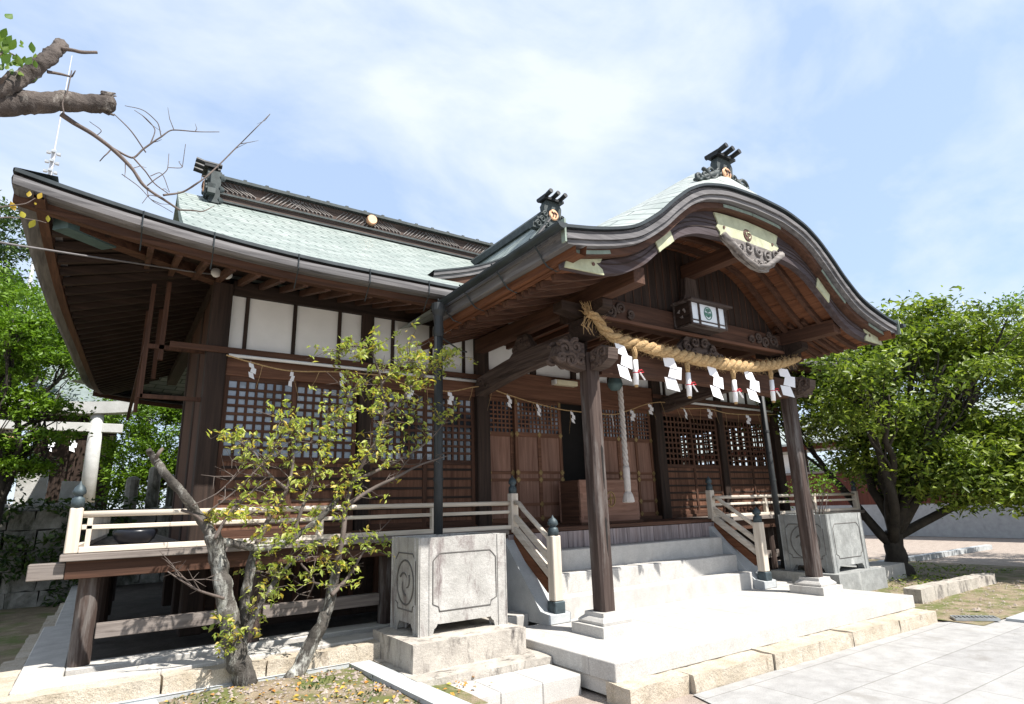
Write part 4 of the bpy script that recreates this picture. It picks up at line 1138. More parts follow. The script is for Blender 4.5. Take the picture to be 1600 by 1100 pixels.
# carved beam noses outside the pillars
for (x, sg) in ((4.42, -1), (8.66, 1)):
    ns = MB()
    ns.prism([(x, 3.08), (x, 3.40), (x+sg*0.22, 3.42), (x+sg*0.36, 3.34), (x+sg*0.40, 3.22), (x+sg*0.30, 3.14), (x+sg*0.15, 3.10)], 5.03, 5.19, 'y')
    for (a, z, r, f_) in ((0.30, 3.30, 0.10, 1), (0.14, 3.34, 0.09, -1), (0.22, 3.18, 0.08, 1), (0.08, 3.20, 0.07, -1), (0.36, 3.20, 0.06, -1)):
        spiral(ns, (x+sg*a, 5.02, z), r, 1.5, a*9, 0.03, 'y', f_*sg); spiral(ns, (x+sg*a, 5.19, z), r, 1.5, a*9, 0.03, 'y', f_*sg)
    ns.build('beam_nose', 'carved_wood_x', hall)
for x in (4.54, 8.54):
    ns = MB()
    ns.prism([(4.99, 3.08), (4.99, 3.30), (4.80, 3.34), (4.68, 3.28), (4.70, 3.16), (4.82, 3.10)], x-0.075, x+0.075, 'x')
    for sx in (-0.08, 0.08):
        for (y, z, r) in ((4.78, 3.25, 0.075), (4.90, 3.20, 0.065), (4.84, 3.14, 0.04)): spiral(ns, (x+sx, y, z), r, 1.5, y*5, 0.022, 'x')
    ns.build('beam_nose', 'carved_wood_x', hall)
# gable wall above the beam
gw = [(CX-2.0, 4.045)]+[pn(d, 0.308) for d in [-2.0+4.0*i/40 for i in range(41)]]+[(CX+2.0, 4.045)]
MB().prism(gw, 5.13, 5.16, 'y').build('gable_wall', 'dark_wood_z', hall)
gb = MB()
for i in range(27):
    d = -1.95+i*0.15; gb.box(CX+d-0.006, CX+d+0.006, 5.124, 5.129, 4.05, pn(d, 0.33)[1])
gb.build('wall_batten', 'brown_wood_z', hall)
MB().box(CX-0.085, CX+0.085, 4.20, 5.12, 4.60, 4.80).build('purlin', 'brown_wood_y', hall, bevel=0.006)
MB().prism([(CX-0.30, 4.05), (CX+0.30, 4.05), (CX+0.14, 4.35), (CX+0.10, 4.60), (CX-0.10, 4.60), (CX-0.14, 4.35)], 5.03, 5.12, 'y').build('king_strut', 'carved_wood_z', hall)
# flat boarded ceiling between porch and hall
cl = MB()
for i in range(20): cl.box(4.63+i*0.191, 4.63+i*0.191+0.187, 5.21, 7.6, 4.10+0.003*(i % 2), 4.115)
cl.build('porch_ceiling', 'orange_wood_y', hall)
for i in range(13):
    x = 4.78+i*0.28; MB().bar((x, 5.21, 4.055), (x, 7.6, 4.055), 0.055, 0.08).build('rafter', 'brown_wood_y', hall)
for sg in (-1, 1):
    for i in range(14):
        y = 4.50+i*0.22
        if sg > 0 and i > 12: continue
        a = pn(sg*2.1, 0.345); b = pn(sg*3.0, 0.345)
        MB().bar((a[0], y+0.1, a[1]), (b[0], y+0.1, b[1]), 0.045, 0.06).build('rafter', 'brown_wood_x', hall)
onigawara((CX, 4.32, 5.56), 0.63, porch_roof, 'y')
for sg in (-1, 1):
    dr = MB()
    for a, r, st in ((0.33, 0.10, 0), (0.47, 0.085, 2), (0.60, 0.06, 4)):
        spiral(dr, (CX+sg*a, 4.25, pz(a, 4.28)+r*0.6), r, 1.4, st, 0.028, 'y', sg)
    dr.tube([(CX+sg*a, 4.27, pz(a, 4.28)+0.03) for a in (0.2, 0.35, 0.5, 0.68)], [0.05, 0.045, 0.04, 0.02], 8)
    dr.build('ridge_scroll', 'roof_iron', porch_roof, smooth=True)
# ------------------------------------------------------------------ things on and around the hall
# straw rope across the porch front
RP = [(4.42, 4.93, 3.74), (4.50, 4.90, 3.70), (4.60, 4.88, 3.56), (4.78, 4.87, 3.47), (5.15, 4.86, 3.435), (5.6, 4.86, 3.40), (6.05, 4.86, 3.375), (6.5, 4.86, 3.365), (7.0, 4.86, 3.375), (7.5, 4.86, 3.415), (8.0, 4.86, 3.50), (8.35, 4.87, 3.585), (8.62, 4.89, 3.66)]
def dense(P, n):
    P = [Vector(p) for p in P]; L = [0]
    for i in range(1, len(P)): L.append(L[-1]+(P[i]-P[i-1]).length)
    fs = [interp(L, [p[k] for p in P]) for k in range(3)]
    return [Vector((fs[0](L[-1]*i/n), fs[1](L[-1]*i/n), fs[2](L[-1]*i/n))) for i in range(n+1)], L[-1]
rp, RL = dense(RP, 260)
rope = thing('straw_rope', 'thick twisted straw rope hung between the two porch pillars', 'straw rope', (CX, 4.86, 3.37))
for k in range(3):
    pts = []; rad = []
    for i, p in enumerate(rp):
        t = i/260; s_ = t*RL
        d = (rp[min(i+1, 260)]-rp[max(i-1, 0)]).normalized()
        a = d.cross(Vector((0, 0, 1))).normalized(); b_ = a.cross(d)
        th = s_*2*math.pi/0.42+k*2*math.pi/3
        w_ = 0.55+0.45*math.sin(math.pi*min(1, max(0, t*1.02)))**0.5
        pts.append(p+(a*math.cos(th)+b_*math.sin(th))*0.041*w_); rad.append(0.044*w_*(1+0.08*noise.noise(Vector((i*0.7, k, 0)))))
    MB().tube(pts, rad, 8).build('strand', 'straw', rope, smooth=True)
fz = MB()
for i in range(900):
    p = rp[rnd.randint(8, 252)]
    th = rnd.uniform(0, 6.28); o_ = Vector((rnd.uniform(-0.02, 0.02), math.cos(th)*0.070, math.sin(th)*0.070))
    e_ = p+o_*1.15+Vector((rnd.uniform(-0.08, 0.08), math.cos(th)*0.03, math.sin(th)*0.032+rnd.uniform(-0.03, 0.01)))
    fz.tube([p+o_*0.8, p+o_, e_], [0.0022, 0.0018, 0.0008], 3, False)
tag(fz.build('loose_straw', 'straw', rope), kind='stuff')
kn = MB()
for i in range(45):
    a = rnd.uniform(0, 6.28); q = rnd.uniform(0.01, 0.05)
    s0 = Vector((4.43+q*math.cos(a), 4.93+q*math.sin(a), 3.72)); e_ = s0+Vector((rnd.uniform(-0.10, 0.03), rnd.uniform(-0.04, 0.04), rnd.uniform(0.02, 0.17)))
    kn.tube([s0, (s0+e_)/2+Vector((0, 0, 0.02)), e_], [0.005, 0.004, 0.001], 4, False)
for i in range(9):
    x = 4.44+rnd.uniform(-0.06, 0.08)
    kn.tube([(x, 4.95, 3.70), (x-rnd.uniform(0.02, 0.13), 4.93, 3.58), (x-rnd.uniform(0, 0.08), 4.92, 3.52+rnd.uniform(-0.05, 0.05))], [0.006, 0.005, 0.002], 4, False)
tag(kn.build('rope_end', 'straw', rope), kind='stuff')
def rope_z(x):
    return min(rp, key=lambda p: abs(p.x-x)).z
def shide(x, y, z, s, lab, grp, rot, seq=3, depth=1.0):
    o = thing('paper_streamer', lab, 'paper streamer', (x, y, z), grp)
    m = MB(); off = 0; zz = 0.0; w = 0.145*s; th = 0.0015
    m.tube([(0, 0, 0.05*s), (0, 0, -0.03*s)], 0.003*max(s, .6), 5)
    for i in range(seq):
        hh = (0.14, 0.15, 0.16)[i % 3]*s
        x0 = off-w*0.5; yy = -0.012*i*depth
        sk = 0.034*s*(1 if i % 2 == 0 else -0.6)
        a = [(x0+0.02*s, yy, zz), (x0+w, yy, zz-0.03*s), (x0+w+sk, yy-0.02*depth, zz-hh-0.03*s), (x0+sk, yy-0.02*depth, zz-hh+0.02*s)]
        m.add(a+[(p[0], p[1]+th, p[2]) for p in a], [(0, 1, 2, 3), (7, 6, 5, 4), (0, 4, 5, 1), (1, 5, 6, 2), (2, 6, 7, 3), (3, 7, 4, 0)])
        off += sk+(0.045*s if i % 2 == 0 else -0.06*s); zz -= hh*0.86
    c_, s_ = math.cos(rot), math.sin(rot)
    m.v = [(x+p[0]*c_-p[1]*s_, y+p[0]*s_+p[1]*c_, z+p[2]) for p in m.v]
    m.build('paper', 'paper', o)
    return o
SH = [(4.79, 'wide white zigzag paper streamer by the left porch pillar', -0.2), (5.60, 'white zigzag paper streamer in front of the hanging bell', -0.75), (6.42, 'white zigzag paper streamer at the middle of the thick rope', -0.3),
      (7.20, 'broad white zigzag paper streamer right of the rope centre', -0.35), (8.05, 'white zigzag paper streamer next to the right porch pillar', -0.8)]
for x, lab, rot in SH:
    shide(x, 4.845, rope_z(x)-0.06, 1.05, lab, 'zigzag paper streamers on the thick rope', rot)
TS = [(5.03, 'straw and paper tassel nearest the left porch pillar'), (5.95, 'straw and paper tassel second from the left pillar'), (6.87, 'straw and paper tassel second from the right pillar'), (7.74, 'straw and paper tassel nearest the right porch pillar')]
for i, (x, lab) in enumerate(TS):
    z = rope_z(x)-0.04
    o = thing('rope_tassel', lab, 'tassel', (x, 4.85, z), 'straw tassels wrapped in white paper')
    k = MB()
    for q in range(7):
        a = q*0.9; k.tube([(x+0.022*math.cos(a), 4.85+0.02*math.sin(a), z), (x+0.026*math.cos(a+0.5), 4.835+0.022*math.sin(a+.5), z-0.09), (x+0.012*math.cos(a), 4.84+0.012*math.sin(a), z-0.19)], 0.011, 5)
    k.tube([(x, 4.84, z-0.17), (x-0.01, 4.845, z-0.50)], 0.022, 8)
    k.build('straw_stalk', 'straw', o, smooth=True)
    MB().tube([(x+0.002, 4.84, z-0.175), (x-0.004, 4.843, z-0.32), (x-0.009, 4.845, z-0.475)], [0.031, 0.034, 0.030], 10).build('paper_wrap', 'paper', o, smooth=True)
    r_ = MB().tube([(x-0.003, 4.805, z-0.31), (x+0.05, 4.79, z-0.30), (x+0.075, 4.79, z-0.325), (x+0.03, 4.795, z-0.335), (x, 4.805, z-0.32)], 0.006, 5)
    r_.lathe((x-0.004, 4.843, z-0.335), [(0.036, 0), (0.036, 0.010)], 10)
    r_.build('red_cord', 'red_cord', o)
    MB().bar((x+0.02, 4.80, z-0.33), (x+0.085, 4.79, z-0.42), 0.025, 0.003).build('cord_paper', 'paper', o)
# lamp box on the upper beam
lb = thing('lantern_box', 'boxed white panel lamp with a round green emblem on the porch beam', 'lantern', (CX-0.08, 4.85, 3.80))
lx = CX-0.08
f = MB(); f.box(lx-0.42, lx+0.42, 4.66, 5.02, 4.105, 4.135); f.box(lx-0.34, lx+0.34, 4.74, 5.03, 3.80, 3.825)
for x in (lx-0.36, lx-0.20, lx+0.18, lx+0.335): f.box(x, x+0.03, 4.735, 4.765, 3.80, 4.105)
f.box(lx-0.36, lx+0.365, 4.74, 4.76, 3.86, 3.875); f.box(lx-0.36, lx-0.33, 5.0, 5.03, 3.8, 4.105); f.box(lx+0.335, lx+0.365, 5.0, 5.03, 3.8, 4.105)
f.build('frame', 'pillar_wood_x', lb, bevel=0.003)
for a, b in ((-0.33, -0.20), (-0.17, 0.18), (0.21, 0.335)):
    MB().box(lx+a, lx+b, 4.752, 4.77, 3.826, 3.859).build('lower_panel', 'lamp_panel', lb)
    MB().box(lx+a, lx+b, 4.752, 4.77, 3.876, 4.104).build('white_panel', 'lamp_panel', lb)
sp = MB().box(lx-0.355, lx-0.345, 4.77, 5.0, 3.83, 4.10).build('side_panel', 'dark_wood_y', lb)
MB().box(lx+0.345, lx+0.355, 4.77, 5.0, 3.83, 4.10).build('side_panel', 'dark_wood_y', lb)
sk_ = MB()
for a in (0.2, 2.3, 4.4): sk_.tube([(lx-0.356, 4.89+0.055*math.cos(a+q*0.2), 3.98+0.055*math.sin(a+q*0.2)) for q in range(6)], [0.022-0.003*q for q in range(6)], 6)
sk_.build('side_mark', 'grey_wood_z', sp)
em = MB()
em.tube([(lx+0.075*math.cos(a), 4.748, 3.992+0.085*math.sin(a)) for a in [q*2*math.pi/24 for q in range(25)]], 0.006, 5)
em.tube([(lx, 4.748, 3.935), (lx, 4.748, 4.03)], 0.006, 5)
for sg in (-1, 1):
    em.prism([(lx+sg*0.010, 3.94), (lx+sg*0.055, 3.96), (lx+sg*0.060, 4.0), (lx+sg*0.022, 4.0)], 4.744, 4.7515, 'y')
    em.prism([(lx+sg*0.008, 4.015), (lx+sg*0.045, 4.02), (lx+sg*0.035, 4.055), (lx+sg*0.006, 4.06)], 4.744, 4.7515, 'y')
em.build('emblem', 'emblem_green', lb)
# bell and bell rope
bx, by = CX-0.12, 6.55
be = thing('shrine_bell', 'round dark green bell hanging under the porch ceiling', 'bell', (bx, by, 3.45))
MB().lathe((bx, by, 3.38), [(0.01, 0.12), (0.07, 0.105), (0.105, 0.05), (0.115, 0.0), (0.12, -0.012), (0.105, -0.05), (0.07, -0.1), (0.01, -0.115)], 18).build('bell_body', 'teal_cap', be, smooth=True)
MB().tube([(bx, by, 3.49), (bx, by, 4.1)], 0.012, 6).build('hanger', 'black_iron', be)
br = thing('bell_rope', 'twisted grey bell rope hanging over the offertory box', 'rope', (bx+0.1, by, 1.6))
for k in range(3):
    MB().tube([(bx+0.10+0.022*math.cos(k*2.09+i*0.33), by+0.022*math.sin(k*2.09+i*0.33), 3.46-1.36*i/90) for i in range(91)], 0.022, 7).build('strand', 'cloth', br, smooth=True)
MB().lathe((bx+0.10, by, 0), [(0.045, 2.13), (0.052, 2.09), (0.05, 1.80), (0.045, 1.76)], 12).build('sleeve', 'cloth', br, smooth=True)
MB().lathe((bx+0.10, by, 0), [(0.045, 1.76), (0.07, 1.72), (0.085, 1.66), (0.092, 1.61), (0.06, 1.60)], 12).build('rope_tuft', 'cloth', br)
# offertory box
ob = thing('offertory_box', 'brown wooden offertory box with slatted top before the open door', 'offertory box', (6.48, 7.25, 1.306))
b_ = MB(); x0, x1, y0, y1, z0, z1 = 5.88, 7.08, 6.99, 7.50, 1.306, 1.955
b_.box(x0, x1, y0, y0+0.04, z0+0.03, z1)
b_.build('box_front', 'box_wood_x', ob, bevel=0.005)
MB().box(x0, x1, y1-0.04, y1, z0+0.03, z1).build('box_back', 'box_wood_x', ob, bevel=0.005)
for q in (x0+0.002, x1-0.042): MB().box(q, q+0.04, y0+0.042, y1-0.042, z0+0.03, z1-0.002).build('box_side', 'brown_wood_y', ob)
for x in (x0-0.001, x1-0.044):
    for i in range(4): MB().box(x-0.003, x+0.048, y0-0.003, y0+0.04, z0+0.06+i*0.16, z0+0.13+i*0.16).build('corner_joint', 'box_wood_y', ob)
s = MB(); s.box(x0-0.03, x1+0.03, y0-0.03, y1+0.03, z0, z0+0.03)
s.build('base_board', 'brown_wood_x', ob)
s = MB()
for i in range(12): s.box(x0+0.06+i*0.093, x0+0.10+i*0.093, y0+0.04, y1-0.04, z1-0.04, z1-0.01)
s.build('top_slat', 'brown_wood_y', ob)
cm = MB().tube([(6.48+0.09*math.cos(a), y0-0.004, 1.66+0.11*math.sin(a)) for a in [q*2*math.pi/20 for q in range(21)]], 0.010, 5)
cm.tube([(6.48, y0-0.004, 1.58), (6.48, y0-0.004, 1.74)], 0.012, 5); cm.tube([(6.42, y0-0.004, 1.66), (6.54, y0-0.004, 1.68)], 0.012, 5)
cm.build('crest', 'brass', ob)
# tube lamp, flood light, cable
tl = thing('tube_lamp', 'cream tube lamp fixture on the lintel above the doors', 'lamp', (6.18, 7.55, 3.53))
MB().box(5.96, 6.40, 7.50, 7.618, 3.515, 3.60).build('lamp_housing', 'cream_plastic', tl, bevel=0.01)
MB().box(5.93, 5.957, 7.51, 7.618, 3.52, 3.595).build('end_cap', 'white_plastic', tl)
fl = thing('flood_light', 'small white double flood light under the left eave', 'flood light', (0.83, 7.30, 4.36))
for dx in (-0.05, 0.07):
    MB().lathe((0.83+dx, 7.26, 4.33), [(0.02, 0.06), (0.04, 0.03), (0.058, -0.03), (0.055, -0.035)], 12, 'y').build('lamp_head', 'white_plastic', fl, smooth=True)
MB().bar((0.80, 7.30, 4.35), (0.90, 7.34, 4.40), 0.03, 0.03).build('arm', 'cable', fl)
cbp = [(-4.2, 1.4, 2.6), (-2.4, 3.2, 2.95), (-1.35, 4.7, 3.36), (-0.89, 5.6, 3.66), (-0.7, 6.0, 3.81), (-0.33, 6.5, 4.0), (0.09, 6.9, 4.16), (0.53, 7.2, 4.28), (0.80, 7.3, 4.33)]
tag(MB().tube(dense(cbp, 24)[0], 0.009, 6).build('power_cable', 'cable', smooth=True), 'thin grey power cable running under the left eave corner', 'cable')
# thin rope with small streamers along the front wall
TR = [(1.0, 3.42), (1.22, 3.37), (1.72, 3.30), (2.34, 3.35), (2.85, 3.36), (3.4, 3.24), (3.89, 3.22), (4.5, 3.34), (4.93, 3.26), (5.44, 3.16), (6.14, 3.08), (7.05, 3.07), (7.52, 3.18), (7.98, 3.32), (8.4, 3.38), (8.96, 3.30), (9.62, 3.34), (10.3, 3.28), (11.0, 3.30), (11.9, 3.36)]
tr_ = dense([(x, 7.46+0.01*math.sin(x*3), z) for x, z in TR], 160)[0]
thr = thing('thin_rope', 'thin frayed straw rope strung along the front wall of the hall', 'rope', (CX, 7.46, 3.2))
MB().tube(tr_, 0.009, 6).build('cord', 'straw', thr, smooth=True)
wh = MB()
for i in range(28):
    p = tr_[6+int(i*5.4)]; a = rnd.uniform(-0.12, 0.18)
    wh.tube([p, p+Vector((a*0.4, -0.02, -0.12)), p+Vector((a*1.2, -0.03, -0.27-rnd.uniform(0, 0.12)))], [0.004, 0.003, 0.001], 4, False)
tag(wh.build('straw_fringe', 'straw', thr), kind='stuff')
SMALL = [(1.24, 'by the left corner post'), (1.74, 'over the meeting of the first two lattice doors'), (2.36, 'left of the second column'), (3.30, 'behind the twisted tree crown'), (3.91, 'left of the dark downpipe'), (4.95, 'over the first panelled door'),
         (5.46, 'over the second panelled door'), (6.16, 'at the dark open doorway'), (7.07, 'left of the bell rope'), (7.54, 'right of the bell rope'), (7.99, 'at the right end of the panelled doors'), (8.98, 'over the first right lattice door'), (9.64, 'over the second right lattice door'), (10.9, 'over the third right lattice door')]
for i, (x, w) in enumerate(SMALL):
    p = min(tr_, key=lambda q: abs(q.x-x))
    shide(p.x, p.y-0.015, p.z-0.01, 0.46, 'tiny paper streamer on the thin rope '+w, 'tiny paper streamers on the thin rope', rnd.uniform(-1.2, 0.8), 3, 0.6)
# bowl on the side veranda
tag(MB().lathe((0.33, 8.0, 1.309), [(0.05, 0), (0.12, 0.0), (0.19, 0.07), (0.215, 0.14), (0.205, 0.17), (0.19, 0.165), (0.19, 0.13), (0.02, 0.05)], 20).build('bowl', 'pot_dark', smooth=True), 'round black bowl on the left side veranda floor', 'bowl')
for i in range(9):
    y = 8.2+i*0.48
    MB().box(-0.16+0.05*(y-6.7)-0.02, -0.16+0.05*(y-6.7)+0.02, y, y+0.05, 1.366, 1.62).build('rail_post', 'rail_wood_z', hall)
# ------------------------------------------------------------------ vegetation
def leaf_mesh(name, mat, parent, P, size, seed=0, up=0.55, droop=0.0, aspect=0.42):
    rs = np.random.RandomState(seed)
    P = np.asarray(P, float); n = len(P)
    org = Vector((0, 0, 0)); p = parent
    while p: org += p.location; p = p.parent
    P = P-np.array(org)
    nrm = rs.normal(size=(n, 3)); nrm[:, 2] = np.abs(nrm[:, 2])*1.0+up
    nrm /= np.linalg.norm(nrm, axis=1)[:, None]
    d = rs.normal(size=(n, 3)); d[:, 2] -= droop
    d -= nrm*(d*nrm).sum(1)[:, None]; d /= np.linalg.norm(d, axis=1)[:, None]
    s = np.cross(nrm, d)
    L = size*rs.uniform(0.45, 1.4, n)[:, None]
    V = np.stack([P-d*L*0.5, P+s*L*aspect*0.5+nrm*L*0.10-d*L*0.05, P+d*L*0.5-nrm*L*0.08, P-s*L*aspect*0.5+nrm*L*0.10-d*L*0.05], 1).reshape(-1, 3)
    me = bpy.data.meshes.new(name)
    me.vertices.add(4*n); me.vertices.foreach_set('co', V.ravel())
    base = np.arange(n)*4
    F = np.stack([base, base+1, base+2, base, base+2, base+3], 1).reshape(-1)
    me.loops.add(6*n); me.loops.foreach_set('vertex_index', F)
    me.polygons.add(2*n)
    me.polygons.foreach_set('loop_start', np.arange(2*n)*3)
    me.polygons.foreach_set('loop_total', np.full(2*n, 3))
    me.materials.append(MATS[mat]); me.update(calc_edges=True); me.validate()
    o = bpy.data.objects.new(name, me); col.objects.link(o); o.parent = parent
    return o
RT = Vector((0.828, -0.561, 0)); DP = Vector((0.561, 0.828, 0))      # across and along the view, used only to lay out crowns
def wig(a, b, n, amp, seed):
    a = Vector(a); b = Vector(b); out = []
    for i in range(n+1):
        t = i/n
        out.append(a.lerp(b, t)+Vector(noise.noise_vector(Vector((seed*3.7+t*3, seed, 1.3))))*amp*math.sin(math.pi*t)*1.2)
    return out
def tree(name, label, cat, base, fork, r0, lobes, n_cl, per, cl_r, leaf, mat, bark, seed, group=None, nl=9, flat=0.6, up=0.55, stems=1, hi_=0):
    """lobes: (centre, (across, depth, up) radii); clumps of leaves sit on the lobes' outer shells, limbs reach them"""
    rs = np.random.RandomState(seed)
    t = thing(name, label, cat, base, group)
    cl = []
    wts = np.array([a*b*c for _, (a, b, c) in lobes])**0.67; wts = wts/wts.sum()
    while len(cl) < n_cl:
        c, (a, b, h) = lobes[rs.choice(len(lobes), p=wts)]
        v = rs.normal(size=3); v /= np.linalg.norm(v); v *= rs.uniform(0.25, 1)**0.45
        cl.append(Vector(c)+RT*(v[0]*a)+DP*(v[1]*b)+Vector((0, 0, v[2]*h)))
    tr = MB()
    B = Vector(base); Fk = Vector(fork)
    tp = wig(B-Vector((0, 0, 0.05)), Fk, 8, r0*0.8, seed)
    tr.tube(tp, [r0*(1.45-0.3*min(1, i/2)-0.35*i/8) for i in range(9)], 12)
    for i in range(nl):
        c, (a, b, h) = lobes[i % len(lobes)]
        if c[2] < hi_: c = lobes[0][0]; a, b, h = lobes[0][1]
        v = rs.normal(size=3); v /= np.linalg.norm(v)
        tip = Vector(c)+RT*(v[0]*a*0.75)+DP*(v[1]*b*0.75)+Vector((0, 0, abs(v[2])*h*0.75))
        st = tp[8-(i % 3)] if stems == 1 else tp[5]
        lp = wig(st, tip, 10, 0.35, seed+i*1.7)
        rr = r0*rs.uniform(0.38, 0.6)
        tr.tube(lp, [rr*(1-0.85*k/10) for k in range(11)], 8)
        near = sorted(cl, key=lambda q: (q-tip).length)[:7]
        for q in near:
            j = rs.randint(4, 9); tw = wig(lp[j], q, 5, 0.12, seed+j)
            tr.tube(tw, [rr*0.28*(1-0.8*k/5) for k in range(6)], 5, False)
    tr.build('trunk', bark, t, smooth=True)
    pts = []
    for c in cl:
        k = int(per*rs.uniform(0.5, 1.5)); r = cl_r*rs.uniform(0.6, 1.35)
        q = rs.normal(size=(k, 3))*np.array([r, r, r*flat])*0.55
        pts.append(np.array(c)+q)
    leaf_mesh('crown', mat, t, np.concatenate(pts), leaf, seed, up)
    return t
SHRUB = [
 ([(1.189, 5.93, 0.189), (1.107, 5.934, 0.409), (1.035, 5.917, 0.647), (0.967, 5.94, 0.906), (0.887, 5.943, 1.198), (0.818, 5.887, 1.441)], 0.108, 0.075),
 ([(0.821, 5.9, 1.425), (0.706, 5.934, 1.589), (0.566, 5.876, 1.767), (0.426, 5.873, 1.927), (0.326, 5.95, 2.076)], 0.06, 0.036),
 ([(0.34, 5.9, 2.05), (0.298, 5.934, 2.106), (0.268, 5.898, 2.15)], 0.034, 0.026),
 ([(0.323, 5.9, 2.072), (0.339, 5.865, 2.122), (0.366, 5.913, 2.165)], 0.022, 0.016),
 ([(0.735, 5.9, 1.551), (0.64, 5.902, 1.623), (0.557, 5.924, 1.652)], 0.022, 0.015),
 ([(0.836, 5.92, 1.403), (1.039, 5.876, 1.34), (1.268, 5.946, 1.302), (1.457, 5.929, 1.353), (1.645, 5.9, 1.476), (1.793, 5.873, 1.611), (1.925, 5.957, 1.748)], 0.045, 0.028),
 ([(1.549, 5.93, 0.148), (1.641, 5.952, 0.273), (1.738, 5.968, 0.442), (1.823, 5.951, 0.623), (1.897, 5.972, 0.836), (1.917, 5.919, 1.095)], 0.1, 0.055),
 ([(1.911, 5.9, 1.097), (1.954, 5.894, 1.356), (1.995, 5.944, 1.655), (2.056, 5.938, 1.889), (2.152, 5.86, 2.119), (2.282, 5.864, 2.35), (2.341, 5.872, 2.621), (2.328, 5.947, 2.908), (2.221, 5.894, 3.166), (2.174, 5.913, 3.306)], 0.045, 0.01),
 ([(1.139, 5.98, 0.497), (1.139, 5.981, 0.753), (1.14, 5.969, 0.991), (1.162, 5.965, 1.177), (1.203, 5.989, 1.337)], 0.06, 0.04),
 ([(1.195, 5.95, 1.339), (1.312, 5.99, 1.614), (1.425, 5.968, 1.815), (1.473, 5.993, 2.086), (1.439, 5.986, 2.33), (1.343, 5.999, 2.483)], 0.03, 0.007),
 ([(1.14, 5.85, 0.643), (1.246, 5.816, 0.864), (1.367, 5.886, 1.031), (1.489, 5.896, 1.157), (1.628, 5.89, 1.214)], 0.035, 0.012),
 ([(1.964, 5.85, 1.654), (2.22, 5.871, 1.804), (2.47, 5.821, 1.927), (2.785, 5.883, 2.065), (3.079, 5.857, 2.157)], 0.028, 0.006),
 ([(2.327, 5.85, 2.55), (2.519, 5.806, 2.76), (2.739, 5.885, 3.005), (2.941, 5.899, 3.174), (3.181, 5.809, 3.317)], 0.02, 0.006),
 ([(2.06, 5.95, 1.89), (2.309, 5.941, 1.998), (2.578, 5.915, 2.131), (2.866, 5.929, 2.311), (3.102, 5.977, 2.539)], 0.024, 0.006),
 ([(1.409, 5.9, 1.813), (1.201, 5.854, 1.985), (1.089, 5.911, 2.161), (0.908, 5.854, 2.266)], 0.018, 0.005),
 ([(0.819, 5.8, 1.407), (0.923, 5.783, 1.624), (1.051, 5.838, 1.758), (1.234, 5.848, 1.887)], 0.02, 0.006),
 ([(1.858, 5.85, 0.851), (2.033, 5.9, 1.001), (2.109, 5.831, 1.162), (2.211, 5.808, 1.315)], 0.028, 0.006),
 ([(0.942, 5.85, 0.917), (0.734, 5.803, 1.007), (0.612, 5.82, 1.086), (0.5, 5.841, 1.168)], 0.016, 0.006),
 ([(0.691, 5.85, 1.027), (0.633, 5.816, 1.1), (0.597, 5.804, 1.128)], 0.01, 0.005),
 ([(1.478, 5.9, 1.353), (1.544, 5.881, 1.607), (1.638, 5.946, 1.842), (1.713, 5.94, 2.117), (1.781, 5.888, 2.333)], 0.024, 0.007),
 ([(1.785, 5.9, 2.334), (1.876, 5.902, 2.466), (1.94, 5.914, 2.602), (1.983, 5.91, 2.803)], 0.01, 0.005),
 ([(1.563, 5.85, 1.154), (1.691, 5.862, 0.977), (1.65, 5.894, 0.841)], 0.012, 0.005),
 ([(2.31, 5.9, 2.897), (2.477, 5.893, 3.088), (2.676, 5.922, 3.224)], 0.012, 0.005),
 ([(2.171, 5.9, 3.267), (2.003, 5.88, 3.277), (1.858, 5.948, 3.22)], 0.01, 0.005),
 ([(0.75, 5.8, 1.629), (0.962, 5.805, 1.814), (1.098, 5.751, 1.977), (1.257, 5.792, 2.184)], 0.01, 0.004),
 ([(0.629, 5.85, 1.686), (0.811, 5.802, 1.788), (1.032, 5.862, 2.069)], 0.008, 0.004),
]
